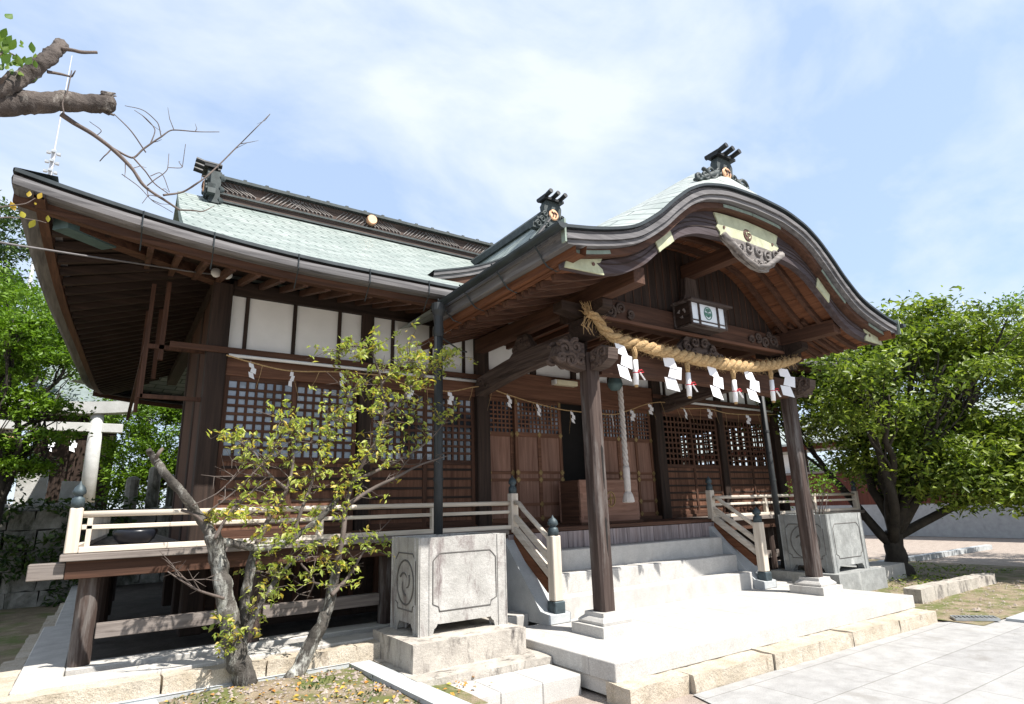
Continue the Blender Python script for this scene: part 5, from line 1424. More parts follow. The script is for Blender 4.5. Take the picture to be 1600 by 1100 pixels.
SHRUB_LEAVES = [
 ((2.107, 5.88, 3.255), 0.345, 0.154),
 ((1.937, 5.88, 3.2), 0.192, 0.123),
 ((2.619, 5.88, 3.245), 0.377, 0.161),
 ((2.399, 5.88, 3.042), 0.454, 0.177),
 ((3.094, 5.88, 3.3), 0.27, 0.122),
 ((2.868, 5.88, 3.163), 0.325, 0.163),
 ((2.261, 5.88, 2.821), 0.326, 0.192),
 ((2.623, 5.88, 2.921), 0.309, 0.157),
 ((1.802, 5.88, 2.524), 0.364, 0.226),
 ((1.498, 5.88, 2.395), 0.183, 0.123),
 ((1.316, 5.88, 2.465), 0.214, 0.123),
 ((1.022, 5.88, 2.244), 0.188, 0.081),
 ((0.841, 5.88, 2.295), 0.117, 0.057),
 ((2.073, 5.88, 2.279), 0.379, 0.247),
 ((2.348, 5.88, 2.222), 0.286, 0.199),
 ((2.629, 5.88, 2.537), 0.227, 0.166),
 ((3.012, 5.88, 2.665), 0.277, 0.115),
 ((1.583, 5.88, 1.959), 0.372, 0.211),
 ((1.96, 5.88, 1.837), 0.296, 0.217),
 ((1.31, 5.88, 1.699), 0.318, 0.149),
 ((1.033, 5.88, 1.622), 0.238, 0.088),
 ((0.86, 5.88, 1.638), 0.114, 0.043),
 ((1.476, 5.88, 1.297), 0.323, 0.158),
 ((1.804, 5.88, 1.18), 0.222, 0.208),
 ((1.296, 5.88, 1.091), 0.166, 0.163),
 ((1.943, 5.88, 1.067), 0.15, 0.116),
 ((2.206, 5.88, 1.314), 0.132, 0.096),
 ((1.723, 5.88, 1.601), 0.247, 0.178),
 ((1.117, 5.88, 2.072), 0.19, 0.093),
 ((1.301, 5.88, 1.418), 0.226, 0.123),
 ((1.539, 5.88, 2.2), 0.246, 0.159),
 ((0.933, 5.88, 0.789), 0.08, 0.204),
 ((1.024, 5.88, 0.578), 0.061, 0.111),
 ((1.214, 5.88, 0.757), 0.106, 0.21),
 ((1.415, 5.88, 0.946), 0.169, 0.12),
 ((1.958, 5.88, 2.697), 0.161, 0.159),
]
LIMBS = [
 ([(-1.036, 2.816, 2.896), (-0.877, 2.865, 3.077), (-0.718, 2.935, 3.213), (-0.55, 2.929, 3.281), (-0.436, 2.958, 3.355), (-0.31, 2.993, 3.428), (-0.186, 3.017, 3.483)], 0.068, 0.047),
 ([(-0.748, 2.854, 3.14), (-0.636, 2.864, 3.243), (-0.551, 2.875, 3.325), (-0.487, 2.911, 3.437), (-0.433, 2.899, 3.527), (-0.391, 2.943, 3.669)], 0.052, 0.03),
 ([(-0.383, 2.905, 3.617), (-0.332, 2.892, 3.618), (-0.261, 2.905, 3.654)], 0.013, 0.009),
 ([(-0.421, 2.92, 3.491), (-0.376, 2.934, 3.508), (-0.34, 2.949, 3.52)], 0.011, 0.006),
 ([(-0.337, 2.931, 3.509), (-0.326, 2.91, 3.532)], 0.006, 0.003),
 ([(-0.359, 2.999, 3.352), (-0.299, 3.023, 3.334), (-0.222, 2.998, 3.287), (-0.157, 3.007, 3.251), (-0.073, 3.014, 3.182), (-0.014, 3.015, 3.107), (0.055, 3.014, 3.066), (0.141, 3.042, 3.036)], 0.017, 0.007),
 ([(0.14, 3.017, 3.024), (0.218, 2.982, 3.022), (0.289, 3.033, 3.093)], 0.006, 0.003),
 ([(0.067, 2.999, 3.073), (0.144, 3.026, 3.125), (0.205, 2.989, 3.177), (0.295, 3.013, 3.325), (0.373, 3.003, 3.457), (0.448, 2.95, 3.566), (0.5, 2.973, 3.666)], 0.008, 0.0025),
 ([(-0.172, 3.045, 3.281), (-0.08, 3.059, 3.258), (-0.035, 3.051, 3.318), (0.023, 3.037, 3.39), (0.072, 3.04, 3.452), (0.182, 3.028, 3.475), (0.274, 3.012, 3.498)], 0.008, 0.0025),
 ([(-0.073, 3.049, 3.256), (-0.023, 3.037, 3.2), (0.022, 3.069, 3.162), (0.084, 3.022, 3.099)], 0.006, 0.003),
 ([(-0.012, 3.05, 3.35), (-0.001, 3.062, 3.432), (-0.045, 3.075, 3.496), (-0.096, 3.072, 3.521)], 0.005, 0.002),
 ([(0.028, 3.08, 3.424), (0.001, 3.085, 3.501), (-0.057, 3.05, 3.519), (-0.137, 3.092, 3.543)], 0.004, 0.002),
 ([(-0.026, 3.08, 3.316), (-0.096, 3.066, 3.4), (-0.174, 3.085, 3.478)], 0.005, 0.003),
 ([(-0.159, 3.046, 3.273), (-0.178, 3.04, 3.229), (-0.198, 3.07, 3.206)], 0.005, 0.003),
 ([(-0.002, 3.0, 3.103), (0.021, 2.99, 3.132), (0.07, 2.984, 3.212), (0.068, 3.021, 3.308)], 0.004, 0.002),
 ([(0.07, 2.999, 3.22), (0.131, 3.014, 3.254), (0.131, 2.988, 3.364)], 0.003, 0.002),
 ([(0.006, 3.0, 3.156), (0.042, 3.002, 3.185), (0.091, 3.018, 3.106)], 0.003, 0.002),
 ([(0.055, 2.999, 3.059), (0.016, 3.017, 3.067), (-0.012, 3.025, 3.02)], 0.003, 0.002),
 ([(-0.107, 3.048, 3.156), (-0.04, 3.069, 3.127), (0.046, 3.02, 3.033), (0.116, 3.056, 3.022)], 0.003, 0.002),
 ([(-0.225, 3.042, 3.312), (-0.207, 3.016, 3.33), (-0.256, 3.025, 3.368)], 0.003, 0.002),
 ([(-0.34, 2.93, 3.316), (-0.352, 2.931, 3.371), (-0.342, 2.925, 3.437), (-0.341, 2.929, 3.539)], 0.006, 0.003),
 ([(-0.548, 2.848, 3.329), (-0.532, 2.82, 3.347), (-0.525, 2.825, 3.378)], 0.012, 0.008),
 ([(-0.631, 2.779, 3.166), (-0.57, 2.769, 3.266), (-0.563, 2.767, 3.356), (-0.546, 2.826, 3.469), (-0.504, 2.827, 3.457)], 0.012, 0.004),
 ([(-0.506, 2.754, 2.723), (-0.44, 2.765, 2.767), (-0.386, 2.762, 2.792), (-0.361, 2.765, 2.823)], 0.006, 0.002),
 ([(-0.518, 2.752, 2.68), (-0.417, 2.778, 2.731), (-0.341, 2.784, 2.74), (-0.315, 2.774, 2.733)], 0.006, 0.002),
]
LIMB_LEAVES =  [((-0.558, 2.795, 3.502), 0.09), ((-0.53, 2.8, 3.488), 0.09), ((-0.498, 2.806, 3.429), 0.08), ((-0.47, 2.811, 3.446), 0.07), ((-0.54, 2.798, 3.42), 0.08), ((-0.579, 2.791, 3.442), 0.1), ((-0.448, 2.815, 3.442), 0.05), ((-0.524, 2.801, 3.399), 0.06), ((-0.599, 2.786, 3.384), 0.1), ((-0.549, 2.797, 3.369), 0.05)]
YELLOW_LEAVES =  [((-0.383, 2.774, 2.84), 0.04), ((-0.35, 2.778, 2.843), 0.04), ((-0.359, 2.777, 2.806), 0.02), ((-0.313, 2.782, 2.755), 0.035), ((-0.39, 2.773, 2.749), 0.05), ((-0.357, 2.777, 2.719), 0.05), ((-0.422, 2.768, 2.774), 0.05)]

# thin twisted tree in the bed
ts = thing('twisted_tree', 'small lichen-spotted twisted tree with sparse yellow green leaves in the bed', 'tree', (1.4, 5.95, 0.18))
tk = MB(); tw = MB()
for i, (pts, a, b_) in enumerate(SHRUB):
    a *= 0.86; b_ *= 0.86
    if i == 6: a *= 0.85; b_ *= 0.8
    if i == 7: a *= 0.7
    if i in (1, 5): a *= 0.88
    pp, L = dense(pts, max(6, len(pts)*9)) if len(pts) > 2 else ([Vector(q) for q in pts], 1)
    n = len(pp)
    if a > 0.029:
        pp = [p+Vector(noise.noise_vector(p*9+Vector((i, 0, 0))))*a*0.22 for p in pp]
    rads = [(a+(b_-a)*k/(n-1))*(1+0.16*noise.noise(pp[k]*14)) for k in range(n)]
    (tk if a > 0.029 else tw).tube(pp, rads, 16 if a > 0.029 else 6)
    if a <= 0.029 or b_ < 0.02:
        for q in range(0 if i in (2, 3, 4) else 3 if i in (17, 18) else int(3+L*4)):
            s0 = pp[rnd.randint(n//3, n-1)]
            dv = Vector((rnd.uniform(-1, 1), rnd.uniform(-0.6, 0.6), rnd.uniform(-0.3, 1))).normalized()*rnd.uniform(0.12, 0.36)
            mid = s0+dv*0.5+Vector((rnd.uniform(-.03, .03), rnd.uniform(-.03, .03), rnd.uniform(-.03, .03)))
            tw.tube([s0, mid, s0+dv], [0.0048, 0.0035, 0.0015], 4, False)
            for z in range(2):
                dv2 = Vector((rnd.uniform(-1, 1), rnd.uniform(-0.6, 0.6), rnd.uniform(-0.3, 0.8))).normalized()*rnd.uniform(0.05, 0.16)
                tw.tube([mid, mid+dv2], [0.003, 0.0012], 4, False)
rs_ = np.random.RandomState(5); pts = []
SKP = [p for (q, a, b_) in SHRUB for p in (dense(q, 24)[0] if len(q) > 2 else [Vector(k) for k in q])]
for c, a, h in SHRUB_LEAVES:
    k = int((50+1350*a*h)*(1.2 if c[2] < 1.9 else 1.5 if c[2] > 2.7 else 1.0)); C_ = Vector(c)
    for j in range(k//8+2):
        T_ = C_+Vector(rs_.normal(size=3)*np.array([a*0.62, 0.17, h*0.62]))
        S0 = min(SKP, key=lambda p: (p-T_).length+0.25*max(0, p.z-T_.z))
        dv = T_-S0
        if dv.length > 0.5: S0 = T_-dv.normalized()*0.5; dv = T_-S0
        M1 = S0+dv*0.45+Vector(rs_.normal(size=3)*0.022); M2 = S0+dv*0.75+Vector(rs_.normal(size=3)*0.02)
        tw.tube([S0, M1, M2, T_], [0.0042, 0.0032, 0.0024, 0.0011], 4, False)
        for q in range(8):
            t_ = rs_.uniform(0.35, 1.05); P_ = S0.lerp(T_, t_) if q % 2 else M1.lerp(T_, t_)
            pts.append(np.array(P_)+rs_.normal(size=3)*0.02)
tk.v = [tuple(Vector(v)+Vector(noise.noise_vector(Vector(v)*34))*0.006+Vector(noise.noise_vector(Vector(v)*80))*0.003) for v in tk.v]
tk.build('trunk', 'bark', ts, smooth=True); tw.build('twigs', 'twig_bark', ts, smooth=True)
leaf_mesh('foliage', 'leaf_shrub', ts, np.array(pts), 0.061, 5, 0.5, 0.9, 0.44)
# cherry tree standing outside the left edge, its pruned limbs reach into view
ct = thing('cherry_tree', 'pruned cherry tree reaching in from the left with bare twigs and cut limbs', 'tree', (-2.15, 1.75, 0))
tk = MB(); tw = MB()
r0 = Vector(LIMBS[0][0][0])
tk.tube(dense([(-2.15, 1.75, -0.1), (-2.1, 1.85, 0.8), (-1.95, 2.0, 1.8), (-1.6, 2.2, 2.7), tuple(r0)], 30)[0], [0.17-0.10*k/30 for k in range(31)], 12)
for i, (pts, a, b_) in enumerate(LIMBS):
    if a < 0.03: a *= 0.65; b_ *= 0.7
    else: a *= 0.85; b_ *= 0.85
    pp, L = dense(pts, len(pts)*16) if len(pts) > 2 else ([Vector(q) for q in pts], 1)
    n = len(pp)
    if a > 0.03: pp = [p+Vector(noise.noise_vector(p*16+Vector((i, 0, 0))))*a*0.13 for p in pp]
    (tk if a > 0.03 else tw).tube(pp, [(a+(b_-a)*k/(n-1))*(1+0.15*noise.noise(pp[k]*22)) for k in range(n)], 18 if a > 0.03 else 6)
for i, (pts, a, b_) in enumerate(LIMBS):
    if i in (5, 7, 8, 9, 10, 15, 18):
        pp, L = dense(pts, 30)
        for q in range(int(1+L*4)):
            s0 = pp[rnd.randint(8, 30)]; g_ = Vector((rnd.uniform(-0.5, 1), rnd.uniform(-0.5, 0.5), rnd.uniform(-0.5, 1))).normalized()*rnd.uniform(0.03, 0.12)
            m1 = s0+g_*0.5+Vector((rnd.uniform(-.012, .012), 0, rnd.uniform(-.012, .012)))
            tw.tube([s0, m1, s0+g_], [0.0022, 0.0016, 0.0007], 4, False)
e_ = Vector(LIMBS[0][0][-1])
for k in range(9):
    a = k*0.7; s0 = e_+Vector((-0.01, 0.035*math.cos(a), 0.035*math.sin(a)))
    tk.tube([s0-Vector((0.03, 0, 0)), s0+Vector((rnd.uniform(0.005, 0.03), 0.01*math.cos(a), 0.02*math.sin(a)))], [0.013, 0.003], 5)
tk.v = [tuple(Vector(v)+Vector(noise.noise_vector(Vector(v)*42))*0.006+Vector(noise.noise_vector(Vector(v)*110))*0.0035) for v in tk.v]
tk.build('trunk', 'bark_cherry', ct, smooth=True); tw.build('twigs', 'twig_bark', ct, smooth=True)
def big_leaf(mb, c, s, sd):
    r_ = random.Random(sd); c = Vector(c)
    d = Vector((r_.uniform(-0.6, 0.6), r_.uniform(-0.6, 0.6), -1)).normalized(); s_ = d.cross(Vector((r_.uniform(-.4, .4), 1, 0.2))).normalized(); n_ = s_.cross(d)
    L = s; W_ = s*0.27
    pr_ = [(-0.5, 0.02, 0), (-0.3, 0.55, .2), (-0.05, 1, .25), (0.2, 0.8, .2), (0.38, 0.35, .05), (0.5, 0.0, -.1)]
    vs = []
    for u, w, q in pr_: vs += [c+d*(u*L)-s_*(w*W_)+n_*(q*W_), c+d*(u*L)+n_*(q*W_*0.3-0.1*W_), c+d*(u*L)+s_*(w*W_)+n_*(q*W_)]
    mb.add(vs, [f for i in range(5) for f in ((i*3, i*3+1, i*3+4, i*3+3), (i*3+1, i*3+2, i*3+5, i*3+4))])
lv = MB()
for k, (c, s) in enumerate(LIMB_LEAVES):
    big_leaf(lv, c, s*0.68, k)
    for q in range(5): big_leaf(lv, Vector(c)+Vector((rnd.uniform(-.09, .03), rnd.uniform(-.10, .10), rnd.uniform(-.05, .05))), s*rnd.uniform(0.45, 0.7), k*7+q)
lv.build('leaves', 'leaf_cherry', ct, smooth=True)
lv = MB()
for k, (c, s) in enumerate(YELLOW_LEAVES):
    big_leaf(lv, c, s*0.8, 50+k)
lv.build('yellow_leaves', 'leaf_yellow', ct, smooth=True)
# large tree right of the porch
C0 = Vector((14.0, 5.6, 0))
L_ = lambda a, d, z: C0+RT*a+DP*d+Vector((0, 0, z))
tree('leafy_tree', 'large bushy green tree with dark forked trunk right of the porch', 'tree', (13.6, 6.30, 0.08), (13.55, 6.25, 0.85), 0.20,
     [(L_(0.2, 0.2, 3.9), (1.9, 1.6, 1.55)), (L_(2.3, 0.2, 3.7), (1.8, 1.7, 1.9)), (L_(-1.75, 0.7, 3.55), (1.25, 1.2, 0.65)), (L_(1.3, -0.4, 2.2), (1.9, 1.4, 0.85)), (L_(-0.5, 0.3, 2.4), (1.1, 1.0, 0.6)), (L_(2.4, 0.2, 1.9), (1.4, 1.2, 0.5)), (L_(-0.6, 0.4, 4.4), (1.0, 1.1, 0.8)), (L_(3.9, 0.0, 3.4), (1.6, 1.6, 1.9)), ((11.15, 5.45, 3.93), (0.85, 0.42, 0.40)), ((11.8, 5.6, 3.3), (0.8, 0.6, 0.55)), (L_(0.5, -0.4, 1.8), (1.5, 1.1, 0.42)), (L_(2.3, -0.3, 1.5), (1.4, 1.1, 0.40)), (L_(1.2, 0.1, 4.9), (1.8, 1.3, 0.7)), (L_(-0.2, -0.3, 2.1), (1.2, 0.8, 0.45)), (L_(3.6, -0.3, 1.9), (1.3, 1.2, 0.6))],
     640, 140, 0.42, 0.13, 'leaf_osmanthus', 'bark_dark', 11, nl=16, hi_=2.9)
tree('leafy_tree', 'tall sparse tree rising behind the bushy tree at the right edge', 'tree', (19.3, 4.2, 0.05), (19.2, 4.2, 2.6), 0.16,
     [((19.0, 4.4, 5.7), (1.1, 1.2, 1.0)), ((20.3, 3.8, 5.0), (1.6, 1.5, 1.6))], 70, 90, 0.4, 0.12, 'leaf_bright', 'bark_dark', 12)
for i, (x, y, h, lab) in enumerate(((44, 26, 4.6, 'round tree far behind the corridor, left of the porch pillar gap'), (47, 22, 4.2, 'low far tree seen through the corridor opening'), (50, 16, 5.0, 'far tree behind the corridor beside the bushy tree'))):
    tree('far_tree', lab, 'tree', (x, y, 0), (x, y, h*0.4), 0.22, [((x, y, h*0.68), (2.4, 2.2, h*0.33))], 60, 60, 0.8, 0.26, 'leaf_dark', 'bark_dark', 30+i, 'far trees behind the corridor')
# trees on the left terrace
tree('maple_tree', 'bright green maple in front of the stone retaining wall at left', 'tree', (-1.45, 13.4, 0.03), (-1.5, 13.3, 2.4), 0.12,
     [((-1.95, 13.2, 4.6), (1.0, 0.9, 0.62)), ((-1.35, 13.2, 5.05), (0.62, 0.8, 0.45)), ((-0.95, 13.3, 4.55), (0.4, 0.5, 0.22)), ((-0.92, 13.3, 3.5), (0.32, 0.4, 0.14)), ((-1.5, 13.2, 3.55), (0.5, 0.6, 0.25)), ((-1.45, 13.2, 2.95), (0.42, 0.5, 0.2)), ((-2.4, 13.2, 3.4), (0.7, 0.8, 0.7)), ((-0.75, 13.3, 3.05), (0.35, 0.45, 0.16)), ((-1.1, 13.3, 3.75), (0.45, 0.5, 0.16)), ((-1.25, 13.3, 2.55), (0.35, 0.4, 0.14))], 165, 110, 0.26, 0.10, 'leaf_bright', 'bark_dark', 14, nl=9, flat=0.42)
tree('conifer_tree', 'tall dark evergreen tree standing behind the maple at left', 'tree', (-4.9, 26.5, 1.8), (-4.8, 26.5, 6), 0.3,
     [((-4.9, 26.3, 8.5), (2.2, 2.0, 2.6)), ((-4.6, 26.3, 11.2), (1.7, 1.7, 2.3)), ((-3.2, 26, 7.0), (1.6, 1.5, 1.6))], 190, 130, 0.55, 0.17, 'leaf_dark', 'bark_dark', 15)
tree('leafy_tree', 'mid green tree between the dark evergreen and the maple at left', 'tree', (-2.3, 20.5, 1.8), (-2.3, 20.5, 4), 0.2,
     [((-2.7, 20.3, 7.1), (1.6, 1.5, 1.1)), ((-1.6, 20.2, 5.9), (1.2, 1.3, 0.9)), ((-3.4, 20.2, 5.6), (1.4, 1.3, 1.2))], 130, 120, 0.45, 0.13, 'leaf_bright', 'bark_dark', 16)
tree('bush', 'bright green bush under the back eave behind the stone posts', 'bush', (1.2, 20.2, 1.8), (1.2, 20.2, 2.5), 0.12,
     [((1.4, 20.0, 4.0), (1.7, 1.3, 1.3)), ((0.5, 20.0, 3.2), (1.0, 1.0, 0.8)), ((2.0, 20.3, 5.0), (1.1, 1.1, 0.9)), ((0.3, 20.2, 4.6), (0.7, 0.9, 0.7)), ((1.0, 20.2, 2.5), (1.5, 0.8, 0.6)), ((2.2, 20.3, 2.9), (0.9, 0.8, 0.9))], 210, 120, 0.36, 0.12, 'leaf_bright', 'bark_dark', 17)
tree('bush', 'low dark bush at the foot of the torii', 'bush', (-2.4, 15.6, 1.8), (-2.4, 15.6, 2.1), 0.06,
     [((-2.2, 15.5, 2.6), (1.2, 0.7, 0.5))], 30, 90, 0.25, 0.09, 'leaf_dark', 'bark_dark', 18)
# small shrub in the right planter
sp = thing('potted_shrub', 'small pale green shrub growing in the right stone planter', 'shrub', (10.05, 5.8, 1.24))
st = MB(); pts = []
for i in range(9):
    a = i*0.7; tip = Vector((10.05+0.36*math.cos(a)*rnd.uniform(.4, 1), 5.8+0.22*math.sin(a), 1.55+rnd.uniform(0.05, 0.42)))
    st.tube(wig((10.05+0.05*math.cos(a), 5.8+0.05*math.sin(a), 1.2), tip, 5, 0.05, i), [0.010-0.0015*k for k in range(6)], 5)
    pts.append(np.array(tip)+np.random.RandomState(i).normal(size=(46, 3))*np.array([0.11, 0.10, 0.10]))
st.build('stems', 'twig_bark', sp); leaf_mesh('leaves', 'leaf_bright', sp, np.concatenate(pts), 0.065, 77, 0.5)
# leaf litter on the bed
rs_ = np.random.RandomState(9); n = 420
X = rs_.uniform(0.5, 2.9, n); Y = rs_.uniform(4.6, 6.0, n)
Z = np.array([0.165+0.03*noise.noise(Vector(((x+0.4)/3*4, (y-4.3)/1.85*4, 1)))+0.04*math.exp(-(((x+0.4)/3-0.6)**2+((y-4.3)/1.85-0.8)**2)*14)+0.012 for x, y in zip(X, Y)])
ll = leaf_mesh('fallen_leaves', 'leaf_fallen', None, np.stack([X, Y, Z], 1), 0.042, 9, 3.0, 0, 0.6)
tag(ll, 'fallen yellow leaves scattered over the bed', 'leaves', kind='stuff')

# grit and pebbles on the bed and the soil at right
def scatter_stones(name, lab, n, xr, yr, zf, seed):
    r_ = random.Random(seed); mb = MB()
    for i in range(n):
        x = r_.uniform(*xr); y = r_.uniform(*yr); z = zf(x, y); q = r_.uniform(0.006, 0.022)*(2.2 if r_.random() < 0.06 else 1)
        a = r_.uniform(0, 3.1); c_, s_ = math.cos(a)*q, math.sin(a)*q
        mb.add([(x+c_, y+s_, z), (x-s_*0.8, y+c_*0.8, z), (x-c_, y-s_, z), (x+s_*0.8, y-c_*0.8, z), (x+q*0.2, y, z+q*0.7)], [(0, 1, 4), (1, 2, 4), (2, 3, 4), (3, 0, 4)])
    tag(mb.build(name, 'gravel'), lab, 'pebbles', kind='stuff')
scatter_stones('bed_pebbles', 'small pebbles and grit lying on the planting bed', 900, (0.55, 2.15), (4.4, 5.9), lambda x, y: 0.168+0.03*noise.noise(Vector(((x+0.4)/3*4, (y-4.3)/1.85*4, 1)))+0.04*math.exp(-(((x+0.4)/3-0.6)**2+((y-4.3)/1.85-0.8)**2)*14), 3)
scatter_stones('soil_pebbles', 'small pebbles on the bare soil at right', 900, (9.4, 14.0), (3.5, 6.6), lambda x, y: 0.03, 4)
gr_ = np.random.RandomState(8); n = 1500
X = gr_.uniform(0.55, 2.15, n); Y = gr_.uniform(4.5, 5.92, n)
K = np.array([noise.noise(Vector((x*2.4, y*2.4, 8))) > 0.08 for x, y in zip(X, Y)]); X, Y = X[K], Y[K]
tag(leaf_mesh('moss_tufts', 'leaf_dark', None, np.stack([X, Y, np.full(len(X), 0.195)+0.01*gr_.rand(len(X))], 1), 0.035, 61, -0.6, -0.8, 0.3), 'low dark moss and grass tufts in the planting bed', 'moss', kind='stuff')

# ------------------------------------------------------------------ left terrace, torii, small shrine, mast
wl = thing('retaining_wall', 'rough mossy stone retaining wall behind the left side of the hall', 'wall', (-3.0, 15.2, 0))
w = MB(); k = 0
for r_ in range(5):
    x = -9.0+0.3*(r_ % 2)
    while x < 2.6:
        L = rnd.uniform(0.35, 0.75)
        w.rough(x, x+L-0.02, 15.0+rnd.uniform(-0.04, 0.05)+r_*0.03, 15.6, 0.37*r_-0.05, 0.37*r_+0.36-0.05, 0.12, 0.035, k); k += 1
        x += L
w.build('stonework', 'wall_stone', wl)
ip = np.random.RandomState(4); n = 5200
IX = ip.uniform(-5, 0.6, n); IZ = ip.uniform(0.05, 2.0, n)
keep = np.array([noise.noise(Vector((x*1.3, z*1.6, 5)))+0.25*z-0.08 > 0 for x, z in zip(IX, IZ)])
IX, IZ = IX[keep], IZ[keep]
tag(leaf_mesh('wall_plants', 'leaf_dark', None, np.stack([IX, 14.9+ip.uniform(-0.18, 0.05, len(IX)), IZ], 1), 0.13, 44, 0.2), 'dark creeping plants over the rough stone wall', 'creepers', kind='stuff')
struct('terrace', MB().box(-20, 8, 15.5, 45, -0.1, 1.78), 'mossy_ground')
tb_ = MB().box(-6.0, -0.15, 15.25, 15.7, 1.79, 1.93); tag(tb_.build('stone_coping', 'white_base', bevel=0.02), 'pale stone coping along the top of the retaining wall', 'coping')
for i, (x, z1, w_, lab) in enumerate(((-1.28, 2.68, 0.50, 'large pale upright stone block left of the torii pillar'), (-0.62, 2.40, 0.34, 'short pale stone block beside the torii pillar'), (-2.1, 2.75, 0.55, 'tall pale stone block at the left edge on the terrace'))):
    tag(MB().rough(x-w_/2, x+w_/2, 15.9, 16.15, 1.78, z1, 0.15, 0.03, 60+i).build('stone_block', 'torii_stone'), lab, 'stone block', 'pale stone blocks on the terrace')
to = thing('stone_torii', 'white stone torii gate on the left terrace', 'torii gate', (-1.9, 19.0, 1.78))
for x in (-0.40, -3.5):
    MB().tube([(x+(0.04 if x > -1 else -0.04), 19.0, 1.7), (x, 19.0, 4.32)], [0.175, 0.15], 16).build('pillar', 'torii_stone', to, smooth=True)
tb = MB(); n = 20
for i in range(n+1):
    t = i/n; x = -4.35+4.75*t; r_ = 0.15*abs(2*t-1)**2.5
    tb.v += [(x, 18.78, 4.22+r_), (x, 19.22, 4.22+r_), (x, 19.26, 4.52+r_), (x, 18.74, 4.52+r_)]
for i in range(n):
    for j in range(4): tb.f.append((i*4+j, i*4+(j+1) % 4, (i+1)*4+(j+1) % 4, (i+1)*4+j))
tb.f += [(3, 2, 1, 0), (n*4, n*4+1, n*4+2, n*4+3)]
tb.build('top_beam', 'torii_stone', to)
MB().box(-4.1, 0.20, 18.91, 19.09, 3.80, 4.03).build('tie_beam', 'torii_stone', to, bevel=0.01)
tr2 = dense([(-3.3, 18.8, 3.72), (-2.5, 18.78, 3.62), (-1.9, 18.78, 3.58), (-1.2, 18.78, 3.62), (-0.55, 18.8, 3.72)], 20)[0]
tag(MB().tube(tr2, 0.025, 6).build('torii_rope', 'straw', smooth=True), 'thin straw rope tied across the stone torii', 'rope')
for i, (x, lab) in enumerate(((-1.75, 'small paper streamer on the torii rope, leftmost one seen'), (-1.3, 'small paper streamer on the torii rope, middle one seen'), (-0.85, 'small paper streamer on the torii rope, nearest the pillar'))):
    shide(x, 18.76, 3.6, 0.8, lab, 'paper streamers on the torii rope', 0.3*i-0.3)
hs = thing('small_shrine', 'small shrine with curved grey green roof behind the stone torii', 'small shrine', (-1.0, 22.8, 1.78))
rf = MB(); n = 16
for sg in (0, 1):
    o_ = len(rf.v)
    for i in range(n+1):
        t = i/n
        for j in range(13):
            s_ = j/12*2-1; z = 4.80+1.75*(0.6*t+0.4*t*t)+0.22*abs(s_)**3*(1-t)
            rf.v.append((-0.9+s_*(1.35-0.45*t), (21.4+1.4*t) if sg == 0 else (24.2-1.4*t), z))
    for i in range(n):
        for j in range(12): rf.f.append((o_+i*13+j, o_+i*13+j+1, o_+(i+1)*13+j+1, o_+(i+1)*13+j))
rf.build('roof', 'shrine_roof', hs, smooth=True)
MB().box(-2.2, 0.4, 21.44, 21.60, 4.62, 4.79).build('eave_board', 'torii_stone', hs)
MB().box(-1.9, 0.1, 21.9, 23.6, 1.78, 4.7).build('wall', 'dark_wood_z', hs)
for x in (-1.8, -0.9, 0.0): MB().box(x-0.07, x+0.07, 21.8, 21.89, 1.78, 4.6).build('post', 'dark_wood_z', hs)
for i, (x, h, lab) in enumerate(((0.50, 0.72, 'grey stone post right of the torii pillar, shortest of the row'), (0.92, 0.95, 'grey stone post, tallest of the row on the terrace'), (1.32, 0.74, 'grey stone post beside the hall corner on the terrace'))):
    tag(MB().lathe((x, 16.3, 1.78), [(0.13, 0), (0.13, h-0.06), (0.09, h), (0.02, h+0.02)], 10).build('stone_post', 'wall_stone'), lab, 'stone post', 'stone posts on the terrace')
ms = thing('antenna_mast', 'tall thin white antenna mast beyond the trees at left', 'mast', (-4.74, 39.7, 1.7))
MB().tube([(-4.74, 39.7, 1.7), (-4.74, 39.7, 22.4)], 0.10, 10).build('lower_pole', 'mast_paint', ms)
MB().tube([(-4.74, 39.7, 22.4), (-4.74, 39.7, 28.9)], [0.045, 0.025], 8).build('upper_pole', 'mast_paint', ms)
for z in (20.3, 20.9, 21.5, 22.1):
    m_ = MB()
    for a in range(4): m_.box(-4.74+0.24*math.cos(a*1.57)-0.09, -4.74+0.24*math.cos(a*1.57)+0.09, 39.7+0.24*math.sin(a*1.57)-0.09, 39.7+0.24*math.sin(a*1.57)+0.09, z, z+0.14)
    m_.box(-4.98, -4.5, 39.67, 39.73, z+0.04, z+0.09); m_.build('antenna_arm', 'steel', ms)

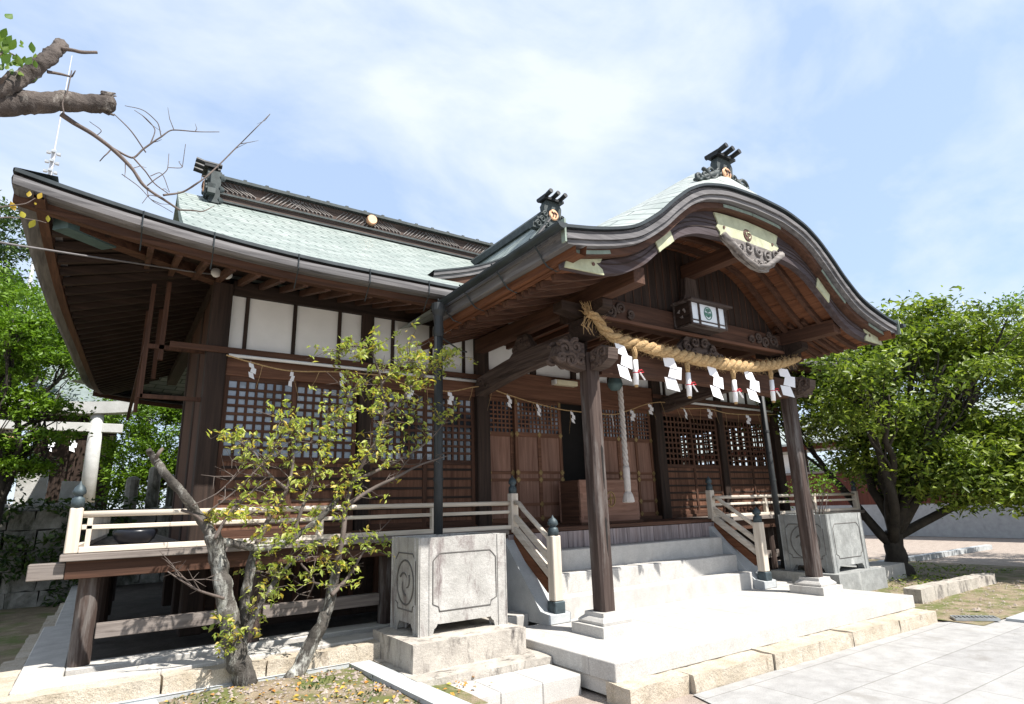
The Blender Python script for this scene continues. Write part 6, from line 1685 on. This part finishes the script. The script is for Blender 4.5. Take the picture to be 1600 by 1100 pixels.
# ------------------------------------------------------------------ right: corridor, kerbs
cd = thing('open_corridor', 'low corridor with red brown boards, white base and pale roof across the gravel', 'corridor', (28, 12, 0))
MB().box(26.6, 26.9, -14, 34, 0.0, 1.22).build('base_wall', 'white_base', cd)
MB().box(26.62, 26.8, -14, 34, 1.222, 2.62).build('board_wall', 'red_board_z', cd)
MB().box(26.56, 26.9, -14, 34, 2.62, 2.72).build('top_rail', 'grey_wood_y', cd)
for i in range(20):
    y = -12+i*2.3
    MB().box(26.65, 26.81, y-0.08, y+0.08, 2.722, 3.75).build('post', 'dark_wood_z', cd)
MB().box(26.55, 26.85, -14, 34, 3.72, 4.0).build('eave_beam', 'red_board_y', cd)
MB().prism([(25.9, 4.0), (28.6, 5.2), (31.3, 4.0), (31.3, 3.92), (28.6, 5.1), (25.9, 3.9)], -14, 34, 'y').build('roof', 'copper_porch', cd, uvf=lambda p: (p[1], p[0]))
MB().box(30.2, 30.35, -14, -2, 0.0, 3.9).build('rear_wall', 'plaster', cd)
MB().box(26.95, 26.99, 15.6, 17.4, 2.3, 3.6).build('white_screen', 'plaster', cd)
MB().box(26.56, 26.6, -14, 9.0, 2.7, 3.75).build('board_wall', 'red_board_z', cd)
for i in range(4):
    x = 10.35+i*0.76
    tag(MB().rough(x, x+0.74, 4.55+0.02*i, 4.80+0.02*i, -0.02, 0.21-0.01*i, 0.09, 0.012, 70+i).build('kerb_stone', 'plinth_stone'), ('shaded kerb stone nearest the platform corner at right', 'second kerb stone of the right bed, in tree shade', 'third kerb stone of the right bed, in tree shade', 'pale end kerb stone of the right bed')[i], 'kerb stone', 'kerb stones of the right bed')
for i in range(6):
    x = 12.0+i*1.6
    tag(MB().rough(x, x+1.58, 7.35, 7.52, -0.02, 0.11, 0.2, 0.008, 80+i).build('kerb_stone', 'granite_blue'), 'low grey kerb stone behind the bushy tree, %s from the left' % ('first', 'second', 'third', 'fourth', 'fifth', 'sixth')[i], 'kerb stone', 'low kerb stones along the gravel')
# low ground plants by the right bed
gp_ = np.random.RandomState(21); n = 900
X = gp_.uniform(11.2, 15.5, n); Y = gp_.uniform(4.9, 7.2, n)
tag(leaf_mesh('ground_plants', 'leaf_osmanthus', None, np.stack([X, Y, 0.05+gp_.uniform(0, 0.1, n)*np.abs(np.sin(X*2.1)*np.cos(Y*3.3))], 1), 0.07, 21, 0.6), 'low green weeds on the soil around the bushy tree', 'weeds', kind='stuff')
